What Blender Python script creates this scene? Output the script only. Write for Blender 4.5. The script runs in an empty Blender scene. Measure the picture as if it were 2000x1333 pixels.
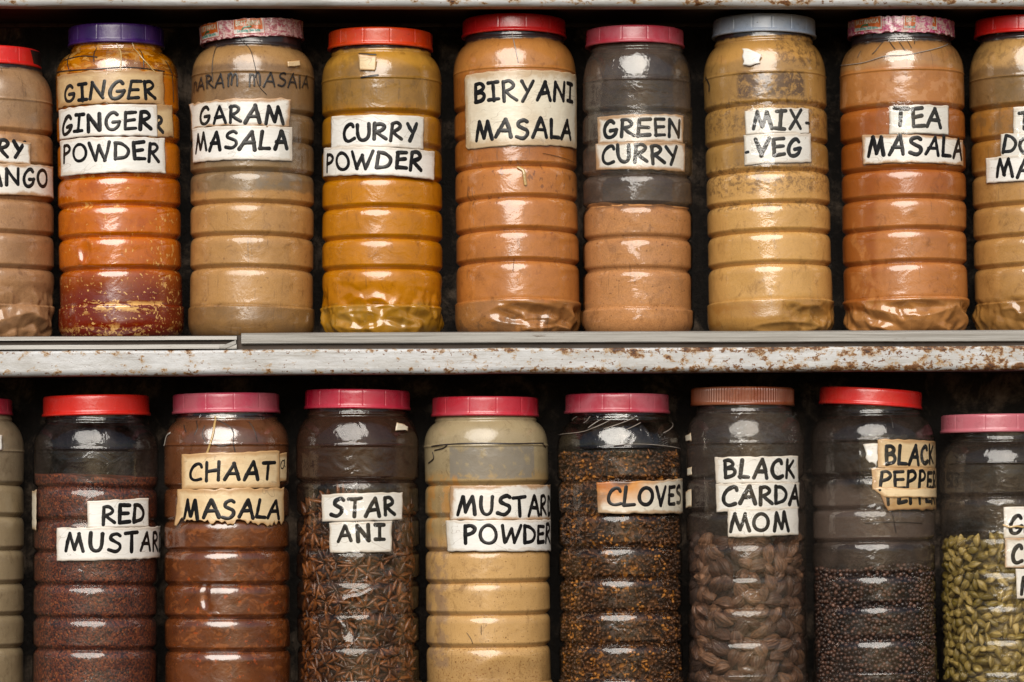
import bpy, math, random
import numpy as np
from mathutils import Matrix, Vector

# ------------------------------------------------------------------ units
S = 0.0006            # metres per unit; one unit is about one photo pixel at the jar axis plane
D = 7000.0            # camera distance in units; the origin is at camera height
scene = bpy.context.scene
COL = scene.collection

# ------------------------------------------------------------------ camera
cam_d = bpy.data.cameras.new('camera')
cam = bpy.data.objects.new('camera', cam_d)
COL.objects.link(cam)
cam.location = (0, -D * S, 0)
cam.rotation_euler = (math.radians(90), 0, 0)
cam_d.sensor_width = 36.0
cam_d.lens = 36.0 * D / 2000.0
cam_d.shift_y = (1000 - 666.5) / 2000.0
cam_d.clip_start = 0.1
cam_d.clip_end = 200
cam_d.dof.use_dof = True
cam_d.dof.focus_distance = (D - 115) * S
cam_d.dof.aperture_fstop = 5.0
scene.camera = cam

# ------------------------------------------------------------------ light: bright hazy sky over the street
SUN_EL, SUN_AZ = 33.5, -8.0       # degrees; azimuth from straight in front of the shelf, minus = left
world = bpy.data.worlds.new('World')
scene.world = world
world.use_nodes = True
wn = world.node_tree.nodes
wl = world.node_tree.links
wn.clear()
sky = wn.new('ShaderNodeTexSky')
sky.sky_type = 'NISHITA'
sky.sun_disc = False
sky.sun_elevation = math.radians(SUN_EL)
sky.sun_rotation = math.radians(180 + SUN_AZ)
sky.dust_density = 2.0
bg = wn.new('ShaderNodeBackground')
bg.inputs['Strength'].default_value = 0.05
wo = wn.new('ShaderNodeOutputWorld')
wl.new(sky.outputs[0], bg.inputs[0])
wl.new(bg.outputs[0], wo.inputs[0])

sd = bpy.data.lights.new('sun', 'SUN')
sun = bpy.data.objects.new('sun', sd)
COL.objects.link(sun)
sd.energy = 4.0
sd.angle = math.radians(54)
sd.color = (1.0, 0.945, 0.86)
el, az = math.radians(SUN_EL), math.radians(SUN_AZ)
to_sun = Vector((math.sin(az) * math.cos(el), -math.cos(az) * math.cos(el), math.sin(el)))
sun.rotation_euler = to_sun.to_track_quat('Z', 'Y').to_euler()
sun.location = to_sun * 6

scene.view_settings.view_transform = 'Standard'
scene.view_settings.look = 'None'
scene.view_settings.exposure = 0.12
scene.view_settings.gamma = 1.0
scene.view_settings.use_curve_mapping = False
scene.render.engine = 'CYCLES'
scene.cycles.max_bounces = 8
scene.cycles.transparent_max_bounces = 16
scene.cycles.diffuse_bounces = 3
scene.cycles.glossy_bounces = 3
scene.cycles.caustics_reflective = False
scene.cycles.caustics_refractive = False
scene.cycles.use_denoising = True

rng = np.random.default_rng(7)
random.seed(7)


# ------------------------------------------------------------------ small helpers
def lin(r, g, b, k=1.0):
    def f(c):
        c = c / 255.0
        return (c / 12.92 if c <= 0.04045 else ((c + 0.055) / 1.055) ** 2.4) * k
    return (f(r), f(g), f(b), 1.0)


def hash3(ix, iy, iz, seed):
    h = (ix.astype(np.int64) * 374761393 + iy.astype(np.int64) * 668265263 + iz.astype(np.int64) * 2147483647 + seed * 1274126177) & 0xFFFFFFFF
    h = ((h ^ (h >> 13)) * 1274126177) & 0xFFFFFFFF
    h = ((h ^ (h >> 16)) * 2246822519) & 0xFFFFFFFF
    return (h ^ (h >> 15)).astype(np.float64) / 4294967295.0


def vnoise(x, y, z=None, seed=0):
    x = np.asarray(x, float); y = np.asarray(y, float)
    z = np.zeros_like(x) if z is None else np.asarray(z, float)
    ix, iy, iz = np.floor(x), np.floor(y), np.floor(z)
    fx, fy, fz = x - ix, y - iy, z - iz
    fx, fy, fz = [f * f * (3 - 2 * f) for f in (fx, fy, fz)]
    out = 0
    for dx in (0, 1):
        for dy in (0, 1):
            for dz in (0, 1):
                w = (fx if dx else 1 - fx) * (fy if dy else 1 - fy) * (fz if dz else 1 - fz)
                out = out + w * hash3(ix + dx, iy + dy, iz + dz, seed)
    return out * 2 - 1


def mesh_from(name, verts, faces, mat=None, uv=None, smooth=True):
    """verts (n,3) in units, faces (m,4) or (m,3) int; uv (n,2) per vertex"""
    verts = np.asarray(verts, np.float32) * S
    faces = np.asarray(faces, np.int32)
    me = bpy.data.meshes.new(name)
    k = faces.shape[1]
    me.vertices.add(len(verts))
    me.vertices.foreach_set('co', verts.ravel())
    me.loops.add(faces.size)
    me.loops.foreach_set('vertex_index', faces.ravel())
    me.polygons.add(len(faces))
    me.polygons.foreach_set('loop_start', np.arange(0, faces.size, k, dtype=np.int32))
    me.polygons.foreach_set('loop_total', np.full(len(faces), k, np.int32))
    me.polygons.foreach_set('use_smooth', np.full(len(faces), smooth, bool))
    me.update(calc_edges=True)
    if uv is not None:
        l = me.uv_layers.new(name='UVMap')
        l.data.foreach_set('uv', np.asarray(uv, np.float32)[faces.ravel()].ravel())
    me.validate()
    if mat:
        me.materials.append(mat)
    return me


def link(name, me, parent=None):
    o = bpy.data.objects.new(name, me)
    COL.objects.link(o)
    if parent:
        o.parent = parent
    return o


def tag(o, label=None, cat=None, group=None, kind=None):
    if label: o['label'] = label
    if cat: o['category'] = cat
    if group: o['group'] = group
    if kind: o['kind'] = kind
    return o


def grid_faces(nr, nc, wrap=False):
    r = np.arange(nr - 1)[:, None]
    c = np.arange(nc if wrap else nc - 1)[None, :]
    c2 = (c + 1) % nc
    a = r * nc + c; b = r * nc + c2
    return np.stack([a, b, b + nc, a + nc], -1).reshape(-1, 4)


def box_arrays(x0, x1, y0, y1, zf):
    """closed box along X; zf = ((z0 at x0, z1 at x0), (z0 at x1, z1 at x1))"""
    v = []
    for x, (za, zb) in ((x0, zf[0]), (x1, zf[1])):
        v += [(x, y0, za), (x, y1, za), (x, y1, zb), (x, y0, zb)]
    f = [(0, 1, 2, 3), (7, 6, 5, 4), (0, 4, 5, 1), (1, 5, 6, 2), (2, 6, 7, 3), (3, 7, 4, 0)]
    return np.array(v, float), np.array(f)


# ------------------------------------------------------------------ node helper
class NT:
    def __init__(self, name):
        self.m = bpy.data.materials.new(name)
        self.m.use_nodes = True
        self.t = self.m.node_tree
        self.t.nodes.clear()
        self.out = self.t.nodes.new('ShaderNodeOutputMaterial')

    def n(self, typ, **kw):
        x = self.t.nodes.new(typ)
        for k, v in kw.items():
            setattr(x, k, v)
        return x

    def put(self, sock, v):
        if v is None:
            return
        if hasattr(v, 'is_output'):
            self.t.links.new(v, sock)
        else:
            sock.default_value = v

    def math(self, op, a, b=None, clamp=False):
        x = self.n('ShaderNodeMath', operation=op, use_clamp=clamp)
        self.put(x.inputs[0], a)
        if b is not None: self.put(x.inputs[1], b)
        return x.outputs[0]

    def mul(self, *a):
        r = a[0]
        for b in a[1:]:
            r = self.math('MULTIPLY', r, b)
        return r

    def add(self, a, b): return self.math('ADD', a, b)

    def step(self, x, a, b, lo=0.0, hi=1.0):
        m = self.n('ShaderNodeMapRange', interpolation_type='SMOOTHSTEP')
        self.put(m.inputs[0], x)
        m.inputs[1].default_value = a; m.inputs[2].default_value = b
        m.inputs[3].default_value = lo; m.inputs[4].default_value = hi
        return m.outputs[0]

    def mix(self, f, a, b, mode='MIX'):
        m = self.n('ShaderNodeMix', data_type='RGBA', blend_type=mode)
        self.put(m.inputs[0], f); self.put(m.inputs[6], a); self.put(m.inputs[7], b)
        return m.outputs[2]

    def uv(self):
        return self.n('ShaderNodeTexCoord').outputs['UV']

    def obj(self):
        return self.n('ShaderNodeTexCoord').outputs['Object']

    def sep(self, v):
        s = self.n('ShaderNodeSeparateXYZ'); self.put(s.inputs[0], v)
        return s.outputs

    def vscale(self, v, sc, off=(0, 0, 0)):
        m = self.n('ShaderNodeMapping'); self.put(m.inputs[0], v)
        m.inputs['Scale'].default_value = sc; m.inputs['Location'].default_value = off
        return m.outputs[0]

    def noise(self, v, scale, detail=3.0, rough=0.55, dist=0.0):
        x = self.n('ShaderNodeTexNoise')
        self.put(x.inputs['Vector'], v)
        x.inputs['Scale'].default_value = scale
        x.inputs['Detail'].default_value = detail
        x.inputs['Roughness'].default_value = rough
        x.inputs['Distortion'].default_value = dist
        return x.outputs[0]

    def voro(self, v, scale, feature='F1', out=0):
        x = self.n('ShaderNodeTexVoronoi', feature=feature)
        self.put(x.inputs['Vector'], v)
        x.inputs['Scale'].default_value = scale
        return x.outputs[out]

    def bump(self, h, strength=0.3, dist=0.001, normal=None):
        b = self.n('ShaderNodeBump')
        b.inputs['Strength'].default_value = strength
        b.inputs['Distance'].default_value = dist
        self.put(b.inputs['Height'], h)
        if normal is not None: self.put(b.inputs['Normal'], normal)
        return b.outputs[0]

    def principled(self, col, rough=0.5, normal=None, coat=0.0, coat_rough=0.1, metal=0.0, spec=0.5):
        p = self.n('ShaderNodeBsdfPrincipled')
        self.put(p.inputs['Base Color'], col)
        self.put(p.inputs['Roughness'], rough)
        self.put(p.inputs['Metallic'], metal)
        self.put(p.inputs['Coat Weight'], coat)
        self.put(p.inputs['Coat Roughness'], coat_rough)
        p.inputs['Coat IOR'].default_value = 1.85
        self.put(p.inputs['Specular IOR Level'], spec)
        if normal is not None:
            self.put(p.inputs['Normal'], normal)
            self.put(p.inputs['Coat Normal'], normal)
        return p.outputs[0]

    def finish(self, shader):
        self.t.links.new(shader, self.out.inputs[0])
        return self.m


def seed_off(nt, v, seed):
    return nt.vscale(v, (1, 1, 1), (seed * 3.7, seed * 1.9, seed * 5.3))


# ------------------------------------------------------------------ materials: jar bodies
def blotches(nt, col, uvv, u, v, lst, seed):
    for i, b in enumerate(lst):
        vv = nt.vscale(uvv, (b.get('sx', 1), b.get('sy', 1), 1), (seed + i * 2.3, i * 1.7 + seed, 0))
        n = nt.noise(vv, b['scale'], b.get('detail', 4), b.get('rough', 0.6), b.get('dist', 0.3))
        m = nt.step(n, b['t'], b['t'] + b.get('w', 0.05))
        if 'z' in b:
            lo, hi = b['z'][0] / 100, b['z'][1] / 100
            so = b.get('soft', 12) / 100
            wob = nt.math('MULTIPLY', nt.math('SUBTRACT', nt.noise(vv, 2.5), 0.5), b.get('wob', 0.2))
            vz = nt.add(v, wob)
            m = nt.mul(m, nt.step(vz, lo, lo + so), nt.step(vz, hi - so, hi, 1, 0))
        if 'u' in b:
            lo, hi = b['u'][0] / 100, b['u'][1] / 100
            so = b.get('usoft', b.get('soft', 12)) / 100
            m = nt.mul(m, nt.step(u, lo, lo + so), nt.step(u, hi - so, hi, 1, 0))
        m = nt.mul(m, b.get('a', 1.0))
        col = nt.mix(m, col, b['col'])
    return col


def powder_mat(name, stops=None, seed=1, mottle=0.35, grain=0.25, blot=(), rough=0.34, coat=0.75, streak=0.6, wob=0.15, coat_rough=0.06, streak_col=None, sat=1.0, neck=None, grime=0.55):
    """plastic jar wall with powder packed against it; stops = [(height, colour)]"""
    nt = NT(name)
    uvv = nt.uv()
    s = nt.sep(uvv)
    u, v = s[0], s[1]
    sv = seed_off(nt, uvv, seed)
    w = nt.mul(nt.math('SUBTRACT', nt.noise(sv, 2.2, 4), 0.5), wob * 2)
    vz = nt.add(v, w)
    col = stops[0][1]
    for z, c in stops[1:]:
        z0 = (z[0] if isinstance(z, tuple) else z - 6) / 100
        z1 = (z[1] if isinstance(z, tuple) else z + 6) / 100
        col = nt.mix(nt.step(vz, z0, z1), col, c)
    n1 = nt.noise(sv, 1.6, 5, 0.6)
    col = nt.mix(nt.step(n1, 0.42, 0.72, 0, mottle), col, nt.mix(1.0, col, (0.42, 0.36, 0.30, 1), 'MULTIPLY'))
    n2 = nt.noise(sv, 4.5, 4, 0.65)
    col = nt.mix(nt.step(n2, 0.50, 0.75, 0, mottle * 0.8), col, nt.mix(1.0, col, (1.35, 1.38, 1.45, 1), 'MULTIPLY'))
    g = nt.noise(sv, 55, 2, 0.7)
    col = nt.mix(nt.step(g, 0.35, 0.7, grain, 0), col, nt.mix(1.0, col, (0.45, 0.4, 0.36, 1), 'MULTIPLY'))
    # vertical rubbed streaks and hair scratches in the plastic
    st = nt.noise(nt.vscale(sv, (14, 0.9, 1)), 1.6, 3, 0.6, 0.4)
    zone = nt.noise(sv, 1.1, 2)
    stm = nt.mul(nt.step(st, 0.60, 0.72), nt.step(zone, 0.45, 0.62), streak)
    col = nt.mix(stm, col, streak_col or (0.045, 0.03, 0.02, 1))
    sc = nt.noise(nt.vscale(sv, (5, 5, 1), (7, 3, 0)), 1.0, 1, 0.4, 3.0)
    scm = nt.mul(nt.math('LESS_THAN', nt.math('ABSOLUTE', nt.math('SUBTRACT', sc, 0.5)), 0.006), nt.step(nt.noise(sv, 0.9, 2), 0.5, 0.62), 0.6 * streak)
    col = nt.mix(scm, col, (0.03, 0.02, 0.015, 1))
    gr = nt.noise(nt.vscale(sv, (1.3, 1, 1), (9, 2, 0)), 3.2, 8, 0.78, 0.6)
    col = nt.mix(nt.step(gr, 0.52, 0.70, 0, grime), col, nt.mix(1.0, col, (0.30, 0.24, 0.20, 1), 'MULTIPLY'))
    fs = nt.noise(nt.vscale(sv, (3, 1.2, 1), (4, 8, 0)), 13, 4, 0.7, 0.8)
    col = nt.mix(nt.mul(nt.step(fs, 0.66, 0.70), nt.step(zone, 0.40, 0.60), grime * 1.3), col, (0.05, 0.03, 0.02, 1))
    col = blotches(nt, col, uvv, u, v, blot, seed)
    if neck:     # empty, see-through neck: the shade under the lid is painted as dark colour
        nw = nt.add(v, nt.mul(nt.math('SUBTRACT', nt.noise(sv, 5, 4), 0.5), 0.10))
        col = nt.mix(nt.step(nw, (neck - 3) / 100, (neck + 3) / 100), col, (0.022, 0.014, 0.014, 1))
    hs = nt.n('ShaderNodeHueSaturation')
    hs.inputs['Saturation'].default_value = sat
    hs.inputs['Value'].default_value = 1.06
    nt.put(hs.inputs['Color'], col)
    col = hs.outputs[0]
    rr = nt.step(nt.noise(sv, 3.0, 4), 0.3, 0.8, rough - 0.05, rough + 0.2)
    cr = nt.step(nt.noise(sv, 2.0, 5, 0.7), 0.35, 0.75, coat_rough * 0.7, coat_rough + 0.18)
    h = nt.add(nt.mul(nt.noise(sv, 2.6, 4, 0.5, 0.5), 1.4), nt.mul(nt.noise(sv, 26, 3, 0.6), 0.12))
    nrm = nt.bump(h, 0.26, 0.0024)
    return nt.finish(nt.principled(col, rr, nrm, coat, cr, 0.0, 0.3))


def shell_mat(name, seed, dust=(0.04, 0.25), dust_col=(0.22, 0.17, 0.14, 1), tint=(0.88, 0.86, 0.84, 1), zdust=None, rough=0.06, spec=1.6):
    """clear thin plastic wall, scuffed and dusty"""
    nt = NT(name)
    uvv = nt.uv()
    s = nt.sep(uvv)
    sv = seed_off(nt, uvv, seed)
    n1 = nt.noise(sv, 2.0, 5, 0.6)
    d = nt.step(n1, 0.3, 0.75, dust[0], dust[1])
    if zdust:
        for z0, z1, a in zdust:     # (from, to, extra film)
            vz = nt.add(s[1], nt.mul(nt.math('SUBTRACT', nt.noise(sv, 2.6, 4), 0.5), 0.5))
            d = nt.add(d, nt.mul(nt.step(vz, z0 / 100, z0 / 100 + 0.25), nt.step(vz, z1 / 100 - 0.25, z1 / 100, 1, 0), a))
    st = nt.noise(nt.vscale(sv, (16, 1.1, 1)), 1.5, 3, 0.6, 0.3)
    d = nt.add(d, nt.step(st, 0.60, 0.74, 0, 0.12))
    sp = nt.noise(sv, 42, 2, 0.5)
    d = nt.add(d, nt.step(sp, 0.70, 0.76, 0, 0.45))
    d = nt.math('MINIMUM', d, 0.95)
    h = nt.add(nt.mul(nt.noise(sv, 2.2, 3, 0.5, 0.6), 1.6), nt.mul(nt.noise(sv, 14, 3, 0.6), 0.12))
    nrm = nt.bump(h, 0.34, 0.0028)
    geo = nt.n('ShaderNodeNewGeometry')
    dp = nt.n('ShaderNodeVectorMath', operation='DOT_PRODUCT')
    nt.put(dp.inputs[0], nrm); nt.put(dp.inputs[1], geo.outputs['Incoming'])
    c = nt.math('ABSOLUTE', dp.outputs['Value'])
    f = nt.math('POWER', nt.math('SUBTRACT', 1.0, c, True), 5.0)
    fr = nt.math('MULTIPLY', nt.add(nt.mul(f, 0.85), 0.045), spec, True)
    tr = nt.n('ShaderNodeBsdfTransparent'); tr.inputs[0].default_value = tint
    df = nt.n('ShaderNodeBsdfDiffuse'); df.inputs[0].default_value = dust_col
    tl = nt.n('ShaderNodeBsdfTranslucent'); tl.inputs[0].default_value = dust_col
    md = nt.n('ShaderNodeMixShader'); md.inputs[0].default_value = 0.35
    nt.put(md.inputs[1], df.outputs[0]); nt.put(md.inputs[2], tl.outputs[0])
    gl = nt.n('ShaderNodeBsdfGlossy')
    nt.put(gl.inputs['Roughness'], nt.step(nt.noise(sv, 3, 5, 0.7), 0.35, 0.75, rough, rough + 0.14))
    nt.put(gl.inputs['Normal'], nrm)
    m1 = nt.n('ShaderNodeMixShader')
    nt.put(m1.inputs[0], d); nt.put(m1.inputs[1], tr.outputs[0]); nt.put(m1.inputs[2], md.outputs[0])
    m2 = nt.n('ShaderNodeMixShader')
    nt.put(m2.inputs[0], fr); nt.put(m2.inputs[1], m1.outputs[0]); nt.put(m2.inputs[2], gl.outputs[0])
    return nt.finish(m2.outputs[0])


def lid_mat(name, col, seed, fade=None, fade_a=0.5, grime=0.5, rough=0.36):
    nt = NT(name)
    ob = nt.obj()
    v = nt.vscale(ob, (1 / 0.06,) * 3, (seed * 2.1, seed, seed * 0.7))
    c = col
    if fade:
        c = nt.mix(nt.step(nt.noise(v, 1.6, 5, 0.62, 0.5), 0.36, 0.64, 0, fade_a), c, fade)
    c = nt.mix(nt.step(nt.noise(v, 5.0, 5, 0.7), 0.52, 0.78, 0, grime * 0.6), c, nt.mix(1.0, c, (0.35, 0.28, 0.26, 1), 'MULTIPLY'))
    g = nt.noise(nt.vscale(v, (1, 1, 2.5)), 7.0, 6, 0.75, 0.6)
    c = nt.mix(nt.step(g, 0.60, 0.70, 0, grime), c, (0.02, 0.012, 0.01, 1))
    sc = nt.noise(nt.vscale(v, (1, 1, 0.3)), 16, 4, 0.7)
    c = nt.mix(nt.step(sc, 0.60, 0.72, 0, grime * 0.6), c, nt.mix(0.5, c, (0.5, 0.42, 0.38, 1)))
    r = nt.step(nt.noise(v, 3, 4), 0.3, 0.8, rough - 0.1, rough + 0.2)
    nrm = nt.bump(nt.noise(v, 9, 4, 0.6), 0.22, 0.001)
    return nt.finish(nt.principled(c, r, nrm, 0.25, 0.2))


def paper_mat(name, base, edge, seed, edge_w=0.10, stains=(), blotch=0.3, edge_a=0.8):
    """uv: 0..1 over the label; base paper, brown dirt creeping in from the edges"""
    nt = NT(name)
    uvv = nt.uv()
    s = nt.sep(uvv)
    u, v = s[0], s[1]
    ob = nt.vscale(nt.obj(), (1 / 0.06,) * 3, (seed * 1.3, seed * 2.9, seed))
    nl = nt.noise(ob, 1.8, 5, 0.65)
    e = nt.math('MINIMUM', nt.math('MINIMUM', nt.mul(u, 2.6), nt.mul(nt.math('SUBTRACT', 1.0, u), 2.6)),
                nt.math('MINIMUM', v, nt.math('SUBTRACT', 1.0, v)))
    e = nt.add(e, nt.mul(nt.math('SUBTRACT', nl, 0.62), 0.42))
    col = nt.mix(nt.step(nl, 0.40, 0.75, 0, blotch), base, edge)
    col = nt.mix(nt.step(e, -0.02, edge_w, edge_a, 0), col, edge)
    for su, sv_, r, c, a in stains:
        du = nt.mul(nt.math('SUBTRACT', u, su), 2.2)
        dv = nt.math('SUBTRACT', v, sv_)
        d2 = nt.math('SQRT', nt.add(nt.mul(du, du), nt.mul(dv, dv)))
        d2 = nt.add(d2, nt.mul(nt.math('SUBTRACT', nt.noise(ob, 3.0, 4), 0.5), 0.5))
        col = nt.mix(nt.step(d2, r * 0.2, r, a, 0), col, c)
    sp = nt.noise(ob, 14, 3, 0.6)
    col = nt.mix(nt.step(sp, 0.69, 0.76, 0, 0.55), col, (0.25, 0.13, 0.05, 1))
    fib = nt.noise(nt.vscale(ob, (1, 1, 6)), 6, 4, 0.6)
    col = nt.mix(nt.step(fib, 0.4, 0.7, 0.10, 0), col, (0.3, 0.24, 0.18, 1))
    # long hair creases
    cr = nt.noise(nt.vscale(ob, (0.5, 0.5, 1.3)), 1.6, 2, 0.5, 1.0)
    crm = nt.math('LESS_THAN', nt.math('ABSOLUTE', nt.math('SUBTRACT', cr, 0.52)), 0.0035)
    col = nt.mix(nt.mul(crm, 0.35), col, (0.22, 0.15, 0.1, 1))
    nrm = nt.bump(nt.add(nt.noise(ob, 3.5, 4, 0.6), nt.mul(fib, 0.2)), 0.35, 0.0016)
    return nt.finish(nt.principled(col, 0.42, nrm, 0.35, 0.22))


def simple_mat(name, col, rough=0.5, coat=0.0, nscale=8, var=0.3, seed=1, bumpd=0.0008, coat_rough=0.1, metal=0):
    nt = NT(name)
    ob = nt.vscale(nt.obj(), (1 / 0.06,) * 3, (seed, seed * 2.2, seed * 3.1))
    n = nt.noise(ob, nscale, 4, 0.6)
    c = nt.mix(nt.step(n, 0.35, 0.7, 0, var), col, nt.mix(1.0, col, (0.35, 0.33, 0.3, 1), 'MULTIPLY'))
    return nt.finish(nt.principled(c, rough, nt.bump(n, 0.4, bumpd), coat, coat_rough, metal))


def ink_material():
    nt = NT('black_marker_ink')
    ob = nt.vscale(nt.obj(), (1 / 0.06,) * 3)
    n = nt.noise(ob, 9, 4, 0.65)
    c = nt.mix(nt.step(n, 0.5, 0.78), (0.004, 0.0035, 0.004, 1), (0.022, 0.020, 0.022, 1))
    return nt.finish(nt.principled(c, nt.step(n, 0.3, 0.8, 0.3, 0.55), nt.bump(n, 0.4, 0.0005), 0.12, 0.15, 0.0, 0.3))


def tape_mat(name, seed, rough=0.08, yellow=0.05, amount=1.5):
    nt = NT(name)
    ob = nt.vscale(nt.obj(), (1 / 0.06,) * 3, (seed, seed * 2, seed * 3))
    n = nt.noise(ob, 2.2, 4, 0.6, 0.6)
    n2 = nt.noise(ob, 9, 3, 0.5, 1.0)
    nrm = nt.bump(nt.add(n, nt.mul(n2, 0.08)), 0.5, 0.0022)
    geo = nt.n('ShaderNodeNewGeometry')
    dp = nt.n('ShaderNodeVectorMath', operation='DOT_PRODUCT')
    nt.put(dp.inputs[0], nrm); nt.put(dp.inputs[1], geo.outputs['Incoming'])
    f = nt.math('POWER', nt.math('SUBTRACT', 1.0, nt.math('ABSOLUTE', dp.outputs['Value']), True), 5.0)
    fr = nt.math('MULTIPLY', nt.add(nt.mul(f, 0.8), 0.05), amount, True)
    tr = nt.n('ShaderNodeBsdfTransparent'); tr.inputs[0].default_value = (0.99, 0.985, 0.97, 1)
    df = nt.n('ShaderNodeBsdfDiffuse'); df.inputs[0].default_value = (0.5, 0.36, 0.2, 1)
    gl = nt.n('ShaderNodeBsdfGlossy'); gl.inputs['Roughness'].default_value = rough
    nt.put(gl.inputs['Normal'], nrm)
    m1 = nt.n('ShaderNodeMixShader')
    nt.put(m1.inputs[0], nt.step(n, 0.4, 0.8, 0.0, yellow)); nt.put(m1.inputs[1], tr.outputs[0]); nt.put(m1.inputs[2], df.outputs[0])
    m2 = nt.n('ShaderNodeMixShader')
    nt.put(m2.inputs[0], fr); nt.put(m2.inputs[1], m1.outputs[0]); nt.put(m2.inputs[2], gl.outputs[0])
    return nt.finish(m2.outputs[0])


def rail_mat():
    nt = NT('rusty_white_painted_steel')
    ob = nt.obj()
    s = nt.sep(ob)
    v = nt.vscale(ob, (1 / 0.06,) * 3)
    base = nt.mix(nt.step(nt.noise(nt.vscale(v, (0.5, 1, 2)), 1.5, 5, 0.65), 0.35, 0.75), (0.50, 0.505, 0.515, 1), (0.34, 0.33, 0.31, 1))
    base = nt.mix(nt.step(nt.noise(nt.vscale(v, (0.25, 1, 5)), 5, 4, 0.7), 0.50, 0.72, 0, 0.6), base, (0.24, 0.205, 0.175, 1))
    base = nt.mix(nt.step(nt.noise(nt.vscale(v, (0.4, 1, 1)), 2.0, 6, 0.75), 0.50, 0.72, 0, 0.45), base, (0.27, 0.24, 0.21, 1))
    # rust: more of it towards the right
    right = nt.step(s[0], -0.30, 0.40, 0.008, 0.094)
    n = nt.noise(nt.vscale(v, (0.75, 1, 1.0)), 6.5, 6, 0.70, 0.2)
    cl = nt.noise(v, 1.0, 3, 0.6)
    right = nt.add(right, nt.step(s[2], 0.50, 0.56, 0.0, -0.07))
    q = nt.sep(nt.uv())[1]
    ew = nt.mul(nt.math('SUBTRACT', nt.noise(nt.vscale(v, (0.5, 1, 1)), 2.5, 4), 0.5), 0.10)
    q = nt.add(q, ew)
    edge = nt.math('MAXIMUM', nt.mul(nt.step(q, 0.50, 0.60), nt.step(q, 0.60, 0.72, 1, 0)), nt.mul(nt.step(q, 0.90, 1.02), nt.step(q, 1.08, 1.18, 1, 0)))
    right = nt.add(right, nt.mul(edge, 0.075))
    rr = nt.add(nt.add(n, right), nt.mul(nt.math('SUBTRACT', cl, 0.5), 0.30))
    halo = nt.step(rr, 0.585, 0.69)
    col = nt.mix(nt.mul(halo, 0.85), base, (0.32, 0.165, 0.022, 1))
    col = nt.mix(nt.step(rr, 0.66, 0.71), col, (0.14, 0.046, 0.006, 1))
    col = nt.mix(nt.step(rr, 0.725, 0.77), col, (0.035, 0.014, 0.007, 1))
    f = nt.noise(nt.vscale(v, (0.7, 1, 1)), 15, 4, 0.65)
    fm = nt.step(nt.add(f, nt.mul(right, 0.9)), 0.665, 0.70)
    col = nt.mix(fm, col, (0.13, 0.05, 0.010, 1))
    hs = nt.noise(nt.vscale(v, (0.12, 1, 4)), 3.2, 4, 0.7, 0.2)
    col = nt.mix(nt.step(hs, 0.67, 0.70, 0, 0.75), col, (0.13, 0.06, 0.03, 1))
    nrm = nt.bump(nt.add(nt.mul(rr, 0.7), nt.noise(v, 1.2, 2)), 0.35, 0.002)
    return nt.finish(nt.principled(col, nt.step(rr, 0.5, 0.7, 0.33, 0.75), nrm, 0.1, 0.2))


def metal_trim_mat():
    nt = NT('weathered_grey_aluminium')
    v = nt.vscale(nt.obj(), (1 / 0.06,) * 3)
    a = nt.noise(nt.vscale(v, (0.12, 1, 7)), 3, 5, 0.7)
    col = nt.mix(nt.step(a, 0.35, 0.7), (0.30, 0.29, 0.27, 1), (0.19, 0.175, 0.155, 1))
    d = nt.noise(nt.vscale(v, (0.4, 1, 2)), 5, 5, 0.7)
    col = nt.mix(nt.step(d, 0.62, 0.74, 0, 0.8), col, (0.09, 0.06, 0.04, 1))
    return nt.finish(nt.principled(col, 0.45, nt.bump(a, 0.4, 0.0008), 0.05, 0.2, 0.25))


def wall_mat():
    nt = NT('grimy_plaster')
    v = nt.vscale(nt.obj(), (1 / 0.06,) * 3)
    n = nt.noise(v, 1.1, 6, 0.7, 0.4)
    st = nt.noise(nt.vscale(v, (2.2, 1, 0.5)), 2.2, 5, 0.7)
    col = nt.mix(nt.step(n, 0.48, 0.74), (0.010, 0.007, 0.005, 1), (0.24, 0.175, 0.125, 1))
    col = nt.mix(nt.step(st, 0.45, 0.65, 0, 0.8), col, (0.022, 0.016, 0.012, 1))
    k = nt.noise(v, 5.5, 5, 0.7)
    col = nt.mix(nt.step(k, 0.58, 0.66, 0, 0.85), col, (0.010, 0.008, 0.007, 1))
    return nt.finish(nt.principled(col, 0.8, nt.bump(nt.add(n, k), 0.7, 0.006)))


def wood_mat(name, c0, c1):
    nt = NT(name)
    v = nt.vscale(nt.obj(), (1 / 0.06,) * 3)
    n = nt.noise(nt.vscale(v, (0.15, 2, 3)), 3, 5, 0.7)
    col = nt.mix(nt.step(n, 0.35, 0.7), c0, c1)
    col = nt.mix(nt.step(nt.noise(v, 2, 5, 0.7), 0.5, 0.7, 0, 0.7), col, (0.015, 0.011, 0.009, 1))
    return nt.finish(nt.principled(col, 0.75, nt.bump(n, 0.4, 0.001)))


INK = ink_material()
PEN = simple_mat('faded_pen_ink', (0.014, 0.009, 0.008, 1), 0.5, 0.2, 12, 0.5, 3)
RAIL = rail_mat()
TRIM = metal_trim_mat()
WALL = wall_mat()
BOARD = wood_mat('dark_shelf_board', (0.06, 0.042, 0.03, 1), (0.035, 0.025, 0.018, 1))
TAPES = [tape_mat('clear_sticky_tape', 1, 0.08, 0.02, 1.2), tape_mat('crinkled_clear_film', 5, 0.1, 0.03, 1.25)]

# ------------------------------------------------------------------ the shelf and the wall
XL, XR = -1250.0, 1250.0     # world units; the photo spans -1000..1000


def zl(pyL, pyR, y):
    """heights at XL and XR of an edge that reads pyL at the photo's left side and pyR at its right side, at depth y"""
    f = (D + y) / D
    a, b = (1000 - pyL) * f, (1000 - pyR) * f
    k = (b - a) / (2000 * f)
    return a + (XL + 1000 * f) * k, b + (XR - 1000 * f) * k


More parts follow.
